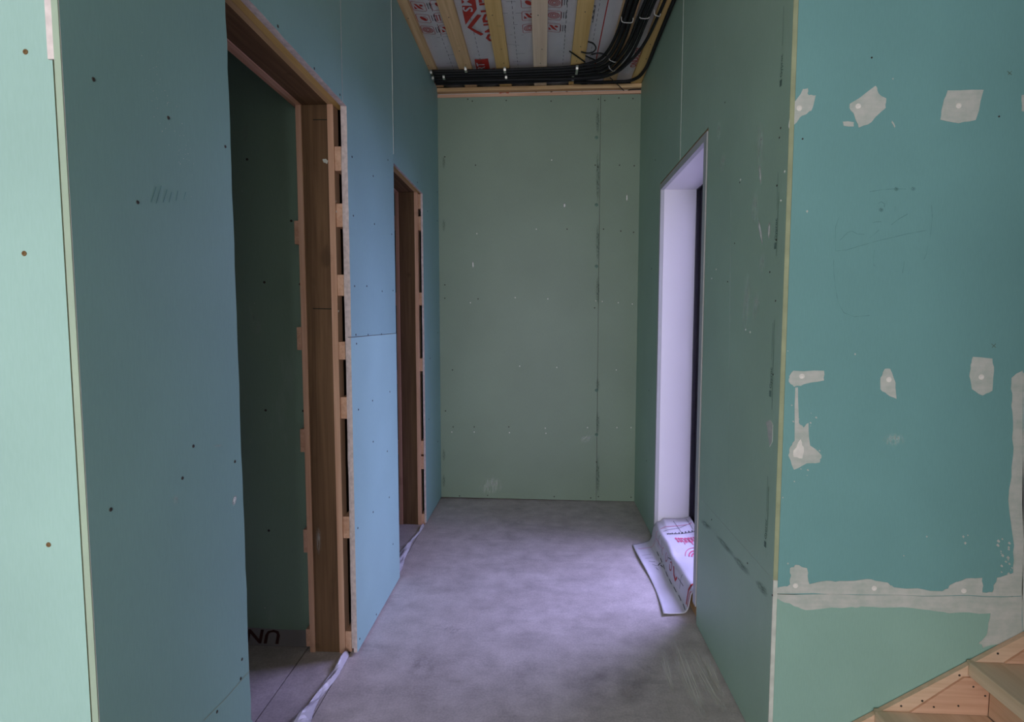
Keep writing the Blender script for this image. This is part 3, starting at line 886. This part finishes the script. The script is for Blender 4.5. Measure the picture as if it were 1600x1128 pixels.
for x, y, par in ((1249, 169, pr1), (1341, 166, pr1), (1498, 165, pr1), (1253, 588, pr1), (1389, 593, pr1), (1533.5, 589, pr1), (1366, 919, pr1), (1506, 923, pr1), (1243, 915, pr1)):
    p = hit(x, y, 1, YFR - 0.0012)
    screw(p, 1, -1, 'screw_plug', par, 0.0075, 'filled_screw_hole')
for x, y in ((1362, 90), (1254, 217), (1561, 182)):
    screw(hit(x, y, 1, YFR), 1, -1, 'screw_dark', pr1, 0.0025)
# pencil drawing on the board
S5 = lambda pts: sc2(1280, 280, 4.7, pts)
px_line('pencil_sketch', [
    S5([(145, 280), (120, 350), (118, 440), (120, 525)]), S5([(105, 590), (108, 700), (118, 790), (140, 910), (180, 980), (260, 1010), (370, 1000)]),
    S5([(370, 92), (470, 75), (560, 70), (640, 72)]), S5([(825, 190), (830, 280), (815, 430)]), S5([(795, 490), (790, 540), (770, 590)]),
    S5([(118, 527), (200, 520), (290, 492), (420, 455), (520, 432), (640, 402), (790, 375)]), S5([(150, 450), (210, 390), (240, 380), (280, 402), (330, 405)]),
    S5([(430, 180), (455, 165), (480, 180), (478, 205)]), S5([(395, 320), (420, 312), (455, 312)]), S5([(530, 335), (580, 295), (650, 255)]),
    S5([(405, 520), (398, 590), (402, 640), (412, 632)]), S5([(625, 600), (612, 690)]), S5([(370, 430), (410, 400), (440, 370)]), S5([(560, 200), (555, 240)])],
    0.0016, 1, YFR - 0.0006, 'pencil', pr1)
px_line('pencil_cross', [[(1574, 111), (1581, 117)], [(1581, 111), (1575, 117)], [(1549, 537), (1556, 543)], [(1556, 537), (1550, 543)]], 0.002, 1, YFR - 0.0006, 'mark_dark', pr1)
for q in ((566, 72), (690, 70), (455, 225)):
    x, y = S5([q])[0]
    smear_quad('pencil_smudge', [(x - 4, y - 4), (x + 4, y - 4), (x + 4, y + 4), (x - 4, y + 4)], 1, YFR - 0.0006, 'glue_smudge', pr1)

# ================================================================== right corridor wall with the glazed door opening
wr = st(empty('wall_right', (XR, 0, 0)), 'green drywall along the right side, dusty with scuffs', 'wall')
wcore = multibox('wall_core', [(XR + 0.02, 0.95, YFR + 0.12, DRA, -0.002, 2.955), (XR + 0.02, 0.95, DRB, YB + 0.1, -0.002, 2.955), (XR + 0.02, 0.95, DRA, DRB, DRZ, 2.955)], 'shell_wall', wr)
ZW = 0.56
q1 = prism('drywall_panel', [(YFR, ZW + 0.0006), (DRA - 0.001, ZW + 0.0006), (DRA - 0.001, DRZ), (2.7955, DRZ), (2.7955, 2.895), (YFR, 2.895)], 0, XR, XR + T, ['board_green_dusty', 'paper_edge'], wr)
q2 = prism('drywall_panel', [(YFR, 0.004), (DRA, 0.004), (DRA, ZW - 0.0006), (YFR, ZW - 0.0006)], 0, XR + 0.0006, XR + T, ['board_green_dusty', 'gypsum_edge'], wr)
q4 = prism('drywall_panel', [(2.7985, DRZ), (DRB, DRZ), (DRB, 0.004), (YB, 0.004), (YB, 2.895), (2.7985, 2.895)], 0, XR, XR + T, ['board_far', 'paper_edge'], wr)
box('seam_caulk', XR - 0.0012, XR + T, 2.7945, 2.7985, DRZ, 2.895, 'caulk', wr)
# exposed edges of the corridor boards at the corner
box('paper_edge', XR + 0.0002, XR + T, YFR - 0.0012, YFR - 0.0001, ZW, 2.895, 'paper_edge', wr, 0.0004)
box('cut_gypsum_edge', XR + 0.001, XR + T, YFR - 0.0016, YFR - 0.0001, 0.004, ZW - 0.001, 'caulk', wr, 0.0004)
box('corner_filler', XR + T, XR + 0.02, YFR + T + 0.001, YFR + 0.14, -0.002, 2.95, 'shell_wall', wr)
def rsm(name, q, mat, par, d=XR):
    return smear_quad(name, q, 0, d - 0.0012, mat, par)
for q in ([(1182, 340), (1187, 340), (1194, 385), (1190, 385)], [(1200, 345), (1205, 345), (1203, 375), (1199, 375)], [(1184, 255), (1189, 255), (1191, 290), (1187, 290)]):
    rsm('chalk_scratch', q, 'chalk_scratch', q1)
for q in ([(1180, 190), (1196, 180), (1196, 270), (1180, 275)], [(1118, 190), (1128, 185), (1128, 220), (1118, 222)], [(1172, 300), (1186, 296), (1186, 350), (1172, 352)], [(1185, 395), (1198, 392), (1196, 430), (1184, 432)],
          [(1160, 430), (1176, 420), (1172, 520), (1156, 526)], [(1176, 455), (1190, 450), (1186, 500), (1174, 505)], [(1124, 240), (1136, 236), (1134, 270), (1122, 272)]):
    rsm('dust_patch', q, 'dust_streak', q1)
for q in ([(1095, 808), (1112, 822), (1112, 832), (1095, 820)], [(1118, 830), (1150, 866), (1150, 878), (1118, 842)], [(1145, 862), (1172, 890), (1172, 906), (1145, 876)], [(1180, 900), (1200, 918), (1200, 940), (1180, 915)]):
    rsm('glue_smudge', q, 'glue_smudge', q1)
prism('putty_patch', rag(px([(1197, 660), (1203, 656), (1208, 664), (1207, 690), (1203, 698), (1200, 675)], 0, XR), 3, 0.003), 0, XR - 0.001, XR - 0.0001, ['putty'], q1)
for x, y in ((1189, 218), (1218, 215), (1203, 425), (1214, 290), (1148, 380), (1137, 440), (1212, 470), (1213, 375), (1220, 200), (1208, 585), (1207, 930), (1168, 880), (1133, 160), (1156, 285), (1112, 812)):
    screw(hit(x, y, 0, XR), 0, -1, 'screw_dark', q1, 0.003)
for x, y in ((1172, 519), (1165, 515), (1119, 421), (1112, 435), (1226, 268), (1157, 281)):
    screw(hit(x, y, 0, XR), 0, -1, 'screw_white', q1, 0.0035)
for x, y in ((1018, 420), (1014, 610), (1024, 250), (1010, 720)):
    screw(hit(x, y, 0, XR), 0, -1, 'screw_dark', q4, 0.005)
rsm('board_sheen_line', [(1142, 180), (1143.5, 180), (1139, 800), (1137.5, 800)], 'dust_streak', q1)
# maker's print along the board edge
g = text_geo('Gyproc', 0.020)
ln = join2d([g, rect2d(-0.024, -0.006, 0, 0.014), rect2d(0.085, 0.19, 0.004, 0.0055)])
Yp = YFR + 0.055
for y in (128, 375, 610, 860):
    p = hit(1214, y, 0, XR)
    mesh_obj('printed_name', [(XR - 0.0008, Yp + b_ , p.z + a) for a, b_ in ln[0]], ln[1], 'mark_dark', q1)
px_line('printed_edge_line', [[(1217, 300), (1213, 400)], [(1210, 500), (1206, 640)], [(1201, 760), (1199, 830)]], 0.002, 0, XR - 0.0008, 'mark_dark', q1)

# glazed door: reveal panels, trim, dark frame, glass
dr = st(empty('door_3', (0.8, (DRA + DRB) / 2, 0)), 'bright doorway on the right with white reveal panels and dark frame', 'door')
TW = 0.042
XI, XO = XR + 0.006, 0.856
ya, yb, zt, zs = DRA + 0.012 + TW, DRB - 0.026, DRZ - TW, 0.085
# raw wood lining showing as a thin brown line round the opening
box('raw_edge', XR + 0.004, XI + 0.10, DRA + 0.0005, DRA + 0.012, 0.0, DRZ - 0.0005, 'rust_stain', dr)
box('raw_edge', XR + 0.004, XI + 0.10, DRA + 0.012, DRB - 0.001, DRZ - 0.010, DRZ - 0.0005, 'rust_stain', dr)
box('edge_trim', XI - 0.008, XI + 0.012, DRA + 0.0125, ya, zs - 0.012, DRZ - 0.0105, 'trim_grey', dr, 0.001)
box('edge_trim', XI - 0.008, XI + 0.012, yb, DRB - 0.001, zs - 0.012, DRZ - 0.0105, 'trim_grey', dr, 0.001)
box('edge_trim', XI - 0.008, XI + 0.012, ya + 0.0003, yb - 0.0003, zt, DRZ - 0.0105, 'trim_grey', dr, 0.001)
mesh_obj('reveal_panel', *(lambda v, f: (v, f))(*boxgeo(XI + 0.0125, XO, yb, yb + 0.014, zs - 0.012, zt + 0.012)), 'pvc_white', dr)
mesh_obj('reveal_panel', *(lambda v, f: (v, f))(*boxgeo(XI + 0.0125, XO, ya - 0.014, ya, zs - 0.012, zt + 0.012)), 'pvc_white', dr)
mesh_obj('reveal_panel', *(lambda v, f: (v, f))(*boxgeo(XI + 0.0125, XO, ya + 0.0003, yb - 0.0003, zt, zt + 0.012)), 'pvc_white', dr)
box('foam_filler', XI + 0.012, XO, yb + 0.0145, DRB - 0.001, 0.0, DRZ - 0.011, 'shell_wall', dr)
box('foam_filler', XI + 0.10, XO, DRA + 0.0005, ya - 0.0145, 0.0, DRZ - 0.011, 'shell_wall', dr)
box('foam_filler', XI + 0.10, XO, DRA + 0.0005, DRB - 0.001, zt + 0.0125, DRZ - 0.0005, 'shell_wall', dr)
fr = multibox('door_frame', [(XO, 0.93, DRA, ya + 0.03, 0.0, DRZ), (XO, 0.93, yb - 0.012, DRB, 0.0, DRZ), (XO, 0.93, ya + 0.03, yb - 0.012, zt - 0.006, DRZ), (XO, 0.93, ya + 0.03, yb - 0.012, 0.0, 0.12)], 'frame_dark', dr)
sash = multibox('sash', [(0.875, 0.925, ya + 0.031, ya + 0.09, 0.121, zt - 0.007), (0.875, 0.925, yb - 0.072, yb - 0.013, 0.121, zt - 0.007),
                         (0.875, 0.925, ya + 0.09, yb - 0.072, zt - 0.07, zt - 0.007), (0.875, 0.925, ya + 0.09, yb - 0.072, 0.121, 0.19)], 'frame_dark', dr)
box('pane', 0.896, 0.902, ya + 0.088, yb - 0.07, 0.188, zt - 0.068, 'glass', sash)
box('sill_block', XI + 0.012, XO - 0.001, DRA + 0.013, DRB - 0.002, 0.0, zs - 0.013, 'pine_y', dr)
box('corner_strip', XI - 0.004, XI + 0.008, DRB - 0.012, DRB - 0.001, 0.0, zs - 0.013, 'paper_edge', dr)

# ================================================================== shell of the room behind the camera
wre = st(empty('wall_rear', (0, -2.62, 0)), 'plain wall behind the viewer with a wide window', 'wall')
multibox('wall_core', [(-2.72, -1.17, -2.70, -2.60, 0, 2.955), (0.57, 2.72, -2.70, -2.60, 0, 2.955), (-1.17, 0.57, -2.70, -2.60, 0, 0.23), (-1.17, 0.57, -2.70, -2.60, 2.27, 2.955)], 'shell_wall', wre)
wsl = st(empty('wall_side_left', (-2.67, -0.9, 0)), 'plain left wall of the room behind the viewer', 'wall')
box('wall_core', -2.72, -2.62, -2.6, YFL, 0, 2.955, 'shell_wall', wsl)
wsr = st(empty('wall_side_right', (2.67, -0.9, 0)), 'plain right wall of the stair hall', 'wall')
box('wall_core', 2.62, 2.72, -2.6, YFR, 0, 2.955, 'shell_wall', wsr)
win = st(empty('window_1', (-0.30, -2.65, 0.23)), 'tall window in the wall behind the viewer', 'window')
wfm = multibox('window_frame', [(-1.17, -1.12, -2.69, -2.63, 0.23, 2.27), (0.52, 0.57, -2.69, -2.63, 0.23, 2.27), (-1.12, 0.52, -2.69, -2.63, 0.23, 0.28), (-1.12, 0.52, -2.69, -2.63, 2.22, 2.27), (-0.325, -0.275, -2.69, -2.63, 0.28, 2.22)], 'pvc_white', win)
box('pane', -1.13, -0.32, -2.663, -2.657, 0.27, 2.23, 'glass', wfm)
box('pane', -0.28, 0.53, -2.663, -2.657, 0.27, 2.23, 'glass', wfm)
wst = st(empty('shading_stub', (0.86, -1.4, 0)), 'unseen partition stub behind the viewer, added to shade the right-hand wall', 'wall')
box('wall_core', 0.80, 0.92, -2.60, -0.30, 0, 2.955, 'shell_wall', wst)  # unseen partition, added to dim window light on the wall above the stairs
gnd = st(empty('ground', (4, 2.5, -0.25)), 'pale ground outside the glazed door', 'ground')
box('ground_slab', 0.96, 9.0, -4.0, 10.0, -0.35, -0.25, 'concrete', gnd)

# ================================================================== stairs at the lower right
ss = empty('staircase', (1.4, 1.1, 0))
tag(ss, 'raw pine staircase climbing to the right against the putty-patched wall', 'staircase')
RISE, RUN, N1X, N1Z = 0.154, 0.2465, 0.948, 0.192
YW = YFR - 0.0025
NST = 6
def sl(x):
    return 0.178 + (x - 0.948) * 0.630
prism('stringer', [(0.78, 0.0), (0.80, sl(0.80) + 0.0), (N1X + RUN * 5, sl(N1X + RUN * 5)), (N1X + RUN * 5 + 0.18, sl(N1X + RUN * 5) - 0.16), (1.35, 0.0)], 1, YW - 0.014, YW, ['spruce_x'], ss)
prism('stringer', [(0.78, 0.0), (0.80, sl(0.80) - 0.03), (N1X + RUN * 5, sl(N1X + RUN * 5) - 0.03), (N1X + RUN * 5 + 0.18, sl(N1X + RUN * 5) - 0.18), (1.35, 0.0)], 1, 0.68, 0.705, ['spruce_x'], ss)
YS0 = 0.66
for k in range(NST - 1):
    xn, zn = N1X + RUN * k, N1Z + RISE * k
    tr = box('tread', xn, xn + RUN + 0.055, YS0, YW - 0.0145, zn - 0.040, zn, 'tread_wood', ss, 0.004)
    box('tread_notch', xn + 0.004, xn + 0.055, YW - 0.0145, YW - 0.002, zn - 0.038, zn - 0.001, 'tread_wood', ss, 0.003)
    box('riser', xn + 0.058, xn + 0.078, YS0 + 0.05, YW - 0.0205, zn - RISE if k else 0.0, zn - 0.0405, 'spruce_y', ss, 0.001)
    # triangular bracket plate under the next tread
    xa_, za_ = xn + 0.075, zn + 0.001
    br = prism('bracket_plate', [(xa_ + 0.02, za_), (xn + RUN + 0.057, za_), (xn + RUN + 0.057, zn + RISE - 0.042), (xn + RUN - 0.012, zn + RISE - 0.015 - 0.03)], 1, YW - 0.020, YW - 0.0145, ['pine_pink_x'], ss)
    br.name = 'bracket_plate'
    for fx, fz in ((0.30, 0.17), (0.62, 0.22), (0.80, 0.72), (0.96, 0.50)):
        x_ = xa_ + 0.02 + fx * (RUN - 0.04)
        if fz * RISE * 0.7 < (fx * RISE * 0.75):
            screw((x_, YW - 0.020, za_ + fz * RISE * 0.75), 1, -1, 'screw_dark', br, 0.0028)
strg = [o for o in ss.children if o.name.startswith('stringer')][0]
for x, y in ((1408, 1103), (1441, 1095), (1499, 1055), (1559, 1021)):
    screw(hit(x, y, 1, YW - 0.014), 1, -1, 'screw_dark', strg, 0.0032)

# ================================================================== cable conduits below the battens
ZK = ZC - 0.0105
RC = 0.0089
def cpx(x, y, z):
    p = hit(x, y, 2, z)
    return p.x, p.y
XA0, XA1 = cpx(980, 0, ZK)[0], cpx(996, 0, ZK)[0]
XB0, XB1 = cpx(1006, 0, ZK)[0], cpx(1021, 0, ZK)[0]
specs = []
for j in range(10):
    yj = 3.660 + 0.0196 * j
    if j < 5:
        xj = XA0 + (XA1 - XA0) * j / 4
    else:
        xj = XB0 + (XB1 - XB0) * (j - 5) / 4
    specs.append((yj, xj, ZK - (0.006 if j % 2 else 0.0)))
for j, (yj, xj, z) in enumerate(specs):
    dx = 0.030 if j >= 5 else 0.012
    side = 'left' if j < 5 else 'right'
    nth = ('innermost', 'second', 'third', 'fourth', 'fifth', 'sixth', 'seventh', 'eighth', 'ninth', 'outermost')[j]
    xe = xj - dx * 1.6
    zd = z - 0.013 if j % 2 else z
    pts = [(XL + 0.006 - (0.016), yj, z), (-0.35, yj, z - 0.002), (0.02, yj - 0.004, z), (xe - 0.20, yj - 0.022, z), (xe - 0.075, yj - 0.085, (z + zd) / 2), (xe - 0.02, yj - 0.20, zd), (xj - dx * 0.7, yj - 0.42, zd), (xj, 2.95, zd), (xj + dx, 2.3, zd), (xj + dx, 1.3, zd)]
    o = tube('cable_conduit', pts, RC, 'conduit_black', None, 8, 10, 0.0)
    tag(o, '%s black conduit from the inside of the ceiling bend, in the %s strand' % (nth, side), 'conduit', 'bundled conduits below the ceiling')
o = tube('cable_conduit', [(XR - 0.016, 1.3, ZK - 0.002), (XR - 0.016, 2.6, ZK - 0.002), (XR - 0.017, 3.3, ZK - 0.003), (XR - 0.02, 3.70, ZK - 0.004), (0.585, 3.845, ZK - 0.006), (0.45, 3.868, ZK - 0.006), (0.20, 3.862, ZK - 0.006)], 0.0105, 'conduit_black', None, 8, 10)
tag(o, 'black conduit running alone tight along the top of the right wall', 'conduit', 'bundled conduits below the ceiling')
xs_ = cpx(1038, 0, ZK)[0]
o = tube('cable_conduit', [(xs_ + 0.02, 1.3, ZK - 0.006), (xs_ + 0.01, 2.4, ZK - 0.006), (xs_, 2.95, ZK - 0.008), (xs_ - 0.030, 3.28, ZK - 0.034), (xs_ - 0.09, 3.50, ZK - 0.046), (xs_ - 0.18, 3.66, ZK - 0.046), (xs_ - 0.40, 3.74, ZK - 0.032), (-0.1, 3.745, ZK - 0.028), (-0.66, 3.742, ZK - 0.028)], 0.009, 'conduit_black', None, 8, 10)
tag(o, 'single slimmer black conduit between the right strand and the wall conduit', 'conduit', 'bundled conduits below the ceiling')
def wire(pts, z, label, rad=0.0035, zs_=None):
    P = []
    for i, (x, y) in enumerate(pts):
        zz = zs_[i] if zs_ else z
        a = cpx(x, y, zz)
        P.append((a[0], a[1], zz))
    o = tube('loose_wire', P, rad, 'wire_black', None, 6, 6)
    return tag(o, label, 'wire')
zw = ZC - 0.006
wire([(890, 80), (900, 87), (907, 92), (914, 97)], zw, 'straight loose black wire end sticking out left of the conduit bend', 0.0042)
wire([(919, 65), (927, 68), (931, 75), (927, 81), (918, 83), (908, 81)], zw - 0.004, 'small black wire loop curling beside the pale batten', 0.0042)
wire([(915, 87), (921, 90), (928, 93), (934, 96)], zw - 0.002, 'short black wire lying just above the straight wire end', 0.0042)
wire([(924, 85), (935, 83), (943, 84.5), (947, 87)], zw - 0.006, 'arched black wire rising out of the conduit bend', 0.0048)
wire([(953, 121), (966, 133), (979, 145), (982, 141), (990, 139.5), (1002, 139)], None, 'thin black wire hanging in a kink over the end wall batten', 0.003,
     [ZC - 0.048, ZC - 0.045, ZC - 0.042, ZC - 0.038, ZC - 0.035, ZC - 0.033])

def clip(x, y, ln, label, z=ZC - 0.038, wd=0.014, ang=0.0):
    """perforated steel strap bent round the conduits, screwed at one end"""
    cx, cy = cpx(x, y, z)
    V, Fc = [], []
    prof = [(-ln / 2 - 0.012, 0.016), (-ln / 2, 0.012), (-ln / 2 + 0.006, 0.001), (0, -0.002), (ln / 2 - 0.006, 0.001), (ln / 2, 0.012), (ln / 2 + 0.01, 0.02)]
    for s_, dz in prof:
        for t_ in (0, 0.0012):
            for w_ in (-wd / 2, wd / 2):
                V.append((cx + w_ + ang * s_, cy + s_, z + dz + t_))
    for i in range(len(prof) - 1):
        a, c_ = 4 * i, 4 * i + 4
        Fc += [(a, a + 1, c_ + 1, c_), (a + 2, c_ + 2, c_ + 3, a + 3), (a, c_, c_ + 2, a + 2), (a + 1, a + 3, c_ + 3, c_ + 1)]
    Fc += [(0, 2, 3, 1), (24, 25, 27, 26)]
    r_ = empty('cable_clip', (cx, cy, z))
    tag(r_, label, 'clip', 'steel clips on the conduits')
    mesh_obj('strap', V, Fc, 'clip_steel', r_)
    screw((cx, cy - ln / 2 - 0.004, z + 0.0115), 2, -1, 'clip_steel', r_, 0.004)
for x, y, ln, lb in ((728, 112, 0.045, 'steel clip on the conduits under the knotty second batten'), (694, 124, 0.04, 'small steel clip low on the conduits near the left wall'),
                     (789, 113, 0.05, 'upper steel clip on the conduits under the yellow batten'), (791, 124, 0.035, 'lower steel clip on the conduits under the yellow batten'),
                     (901, 113, 0.09, 'long steel clip on the conduits before the bend'), (895, 125.5, 0.02, 'tiny bright steel clip at the lower conduit edge before the bend'),
                     (674, 116, 0.03, 'upper steel clip where the conduits meet the left wall'), (677, 125, 0.035, 'lower steel clip where the conduits meet the left wall')):
    clip(x, y, ln, lb)
def tie(x0_, y0_, x1_, y1_, label, z=ZC - 0.044):
    a, c_ = cpx(x0_, y0_, z), cpx(x1_, y1_, z)
    P = [(a[0] - 0.004, a[1], z + 0.03), (a[0], a[1], z + 0.004), ((a[0] + c_[0]) / 2, (a[1] + c_[1]) / 2, z), (c_[0], c_[1], z + 0.004), (c_[0] + 0.004, c_[1], z + 0.03)]
    tag(tube('cable_tie', P, 0.0026, 'tie_grey', None, 6, 5), label, 'cable tie', 'cable ties on the conduits')
tie(972, 35, 988, 36, 'grey cable tie round the left conduit strand')
tie(1000, 29, 1014, 29, 'grey cable tie round the right conduit strand')
tie(1023, 24, 1031, 26, 'grey cable tie round the slim single conduit')
tie(952, 94, 962, 98, 'grey cable tie at the inside of the conduit bend')
tie(952, 107, 960, 113, 'grey cable tie at the outside of the conduit bend')

# ================================================================== membrane sheet folded over the door sill
sh = empty('membrane_sheet', (0.62, 2.8, 0))
tag(sh, 'white printed membrane sheet folded over the sill of the bright doorway', 'membrane sheet')
PROF = [(0.000, 0.545, 0.006), (0.030, 0.570, 0.004), (0.075, 0.612, 0.006), (0.100, 0.634, 0.010), (0.118, 0.645, 0.030), (0.190, 0.655, 0.095), (0.215, 0.668, 0.112), (0.260, 0.71, 0.116), (0.33, 0.78, 0.118), (0.40, 0.845, 0.128), (0.42, 0.860, 0.140)]
SA, SB = ya + 0.022, yb - 0.004
def sheet(u, v):
    """u: along the profile, v: 0 near .. 1 far along the doorway"""
    for (a, xa_, za_), (b_, xb2, zb2) in zip(PROF[:-1], PROF[1:]):
        if u <= b_:
            break
    t = (u - a) / (b_ - a)
    t = max(0, min(1, t))
    x, z = xa_ + (xb2 - xa_) * t, za_ + (zb2 - za_) * t
    flap = max(0.0, min(1.0, (0.11 - u) / 0.11))
    top = max(0.0, min(1.0, (u - 0.20) / 0.05))
    y = SA + (SB - SA) * v
    y += flap * (-0.015 - 0.045 * v)                      # the loose flap lies slightly askew
    x += flap * (-0.010 + 0.012 * math.sin(5 * v)) + 0.004 * math.sin(11 * v + 3 * u) * (1 - flap)
    z += top * (0.006 * math.sin(7 * v + 1) + 0.005 * math.sin(19 * v + 9 * u) + 0.020 * max(0, v - 0.8) / 0.2 * (1 if u > 0.25 else 0.4))
    z += flap * (0.004 + 0.004 * math.sin(8 * v + 2))
    return Vector((x, y, z))
NU, NV = 44, 64
V = [sheet(0.42 * i / NU, j / NV) for j in range(NV + 1) for i in range(NU + 1)]
Fc = [(j * (NU + 1) + i, j * (NU + 1) + i + 1, (j + 1) * (NU + 1) + i + 1, (j + 1) * (NU + 1) + i) for j in range(NV) for i in range(NU)]
so = mesh_obj('sheet', V, Fc, 'membrane_white', sh, smooth=True)
md = so.modifiers.new('thick', 'SOLIDIFY')
md.thickness = 0.0012
md.offset = -1
def sprints(name, geos, mat):
    for q_ in geos:
        sprint(name, q_, mat)
def sprint(name, geo, mat):
    """print given in (u, metres along the doorway from the near end)"""
    V2, Fc2 = geo
    out = []
    for u, y in V2:
        v = y / (SB - SA)
        e = 1e-3
        p = sheet(u, v)
        n = (sheet(u + e, v) - sheet(u - e, v)).cross(sheet(u, v + e) - sheet(u, v - e)).normalized()
        out.append(p + n * 0.0016)
    return mesh_obj(name, out, Fc2, mat, so)
LN = SB - SA
g = text_geo('ondutiss', 0.075)
wmax = max(x for x, y in g[0])
sprint('printed_name', ([(0.270 + (wmax - x) * 0.52, LN * 0.735 - y * 2.0) for x, y in g[0]], g[1]), 'print_pink')
def poly(pts, wd):
    out = []
    for a, c_ in zip(pts[:-1], pts[1:]):
        out += [(a[0] + (c_[0] - a[0]) * k / 8, a[1] + (c_[1] - a[1]) * k / 8) for k in range(8)]
    return ribbon2d(out + [pts[-1]], wd)
sprints('printed_line', ([poly([(0.02, LN * 0.90), (0.11, LN * 0.885), (0.2, LN * 0.88), (0.41, LN * 0.885)], 0.003)]), 'print_pink')
sprints('printed_line', ([poly([(0.23, LN * 0.84), (0.33, LN * 0.86), (0.415, LN * 0.90)], 0.002), poly([(0.33, LN * 0.80), (0.31, LN * 0.95)], 0.002), poly([(0.40, LN * 0.82), (0.39, LN * 0.97)], 0.002)]), 'print_black')
sprint('printed_caption', join2d([rect2d(0.245 + q * 0.0095, 0.251 + q * 0.0095, LN * 0.795, LN * 0.795 + 0.017 * (0.7 + 0.3 * math.sin(q * 3))) for q in range(17)]), 'print_black')
for r_, t_ in ((0.014, 0.007), (0.027, 0.007), (0.040, 0.006), (0.058, 0.003)):
    a_ = arc2d(0.335, 0.0, r_, 10, 170, t_, 12)
    sprint('printed_icon', ([(x, LN * 0.44 + y * 1.7) for x, y in a_[0]], a_[1]), 'print_pink')
sprints('printed_icon', ([ring2d(0.345, LN * 0.26, 0.07, 0.06, 0.014, 0.005)] + [rect2d(0.322, 0.368, LN * 0.24 + q * 0.012, LN * 0.24 + q * 0.012 + 0.006) for q in range(3)]), 'print_pink')
sprints('printed_icon', ([arc2d(0.158, LN * 0.56, 0.024, 40, 320, 0.005, 10), arc2d(0.160, LN * 0.42, 0.022, 90, 420, 0.007, 10), arc2d(0.150, LN * 0.67, 0.02, 0, 200, 0.003, 8)]), 'print_red')
sprint('printed_icon', join2d([poly([(0.185, LN * 0.36), (0.15, LN * 0.33), (0.135, LN * 0.29), (0.16, LN * 0.27)], 0.013)]), 'print_red')
sprints('printed_line', ([poly([(0.128, LN * t), (0.205, LN * (t + 0.01))], 0.003) for t in (0.80, 0.20)] + [poly([(0.165, LN * 0.15), (0.165, LN * 0.25)], 0.003), poly([(0.135, LN * 0.70), (0.190, LN * 0.74)], 0.003), poly([(0.19, LN * 0.44), (0.17, LN * 0.52)], 0.004)]), 'print_black')
sprints('printed_line', ([poly([(0.15, LN * 0.73), (0.16, LN * 0.86)], 0.003)]), 'print_pink')
sprints('printed_line', ([poly([(0.104, LN * (0.02 + 0.1 * q)), (0.106, LN * (0.08 + 0.1 * q))], 0.003) for q in range(8)] + [poly([(0.02 + 0.01 * q, LN * (0.78 - 0.05 * q)), (0.07, LN * (0.78 - 0.06 * q))], 0.002) for q in range(5)]
                              + [poly([(0.075, LN * 0.60), (0.095, LN * 0.63)], 0.006), poly([(0.09, LN * 0.60), (0.10, LN * 0.56)], 0.005)]), 'print_black')
sprints('printed_band', ([poly([(0.118, LN * 0.045), (0.198, LN * 0.055), (0.215, LN * 0.062), (0.30, LN * 0.075)], 0.014), poly([(0.118, LN * 0.018), (0.20, LN * 0.018)], 0.006)]), 'print_red')

# ================================================================== crumpled film strips in the left doorways
def film_strip(y0_, y1_, xa_, wid, hgt, label):
    NV_, NU_ = 60, 8
    V, Fc = [], []
    for j in range(NV_ + 1):
        t = j / NV_
        y = y0_ + (y1_ - y0_) * t
        wv = wid * (0.75 + 0.35 * math.sin(5 * t + 1) + 0.15 * math.sin(17 * t)) * (0.55 + 0.45 * math.sin(math.pi * min(1, t * 1.0 + 0.12)))
        for i in range(NU_ + 1):
            s = i / NU_
            x = xa_ - wv * (0.5 - s) + 0.010 * math.sin(6 * t + 2)
            z = 0.002 + hgt * (math.sin(math.pi * s) ** 1.0) * (0.55 + 0.3 * math.sin(13 * t + 3 * s) + 0.25 * math.sin(31 * t - 5 * s)) + 0.002 * random.random()
            V.append((x + 0.002 * random.random(), y, max(0.0015, z)))
    for j in range(NV_):
        for i in range(NU_):
            a = j * (NU_ + 1) + i
            Fc.append((a, a + 1, a + NU_ + 2, a + NU_ + 1))
    o = mesh_obj('film_strip', V, Fc, 'film_milky', None, smooth=False, origin=(xa_, (y0_ + y1_) / 2, 0))
    md = o.modifiers.new('thick', 'SOLIDIFY')
    md.thickness = 0.0008
    md.offset = 1
    return tag(o, label, 'film strip')
film_strip(1.30, 2.03, -0.768, 0.095, 0.026, 'crumpled milky plastic film along the floor of the nearest left doorway')
film_strip(2.72, 3.40, -0.762, 0.050, 0.016, 'thin crumpled film strip along the floor of the farther left doorway')
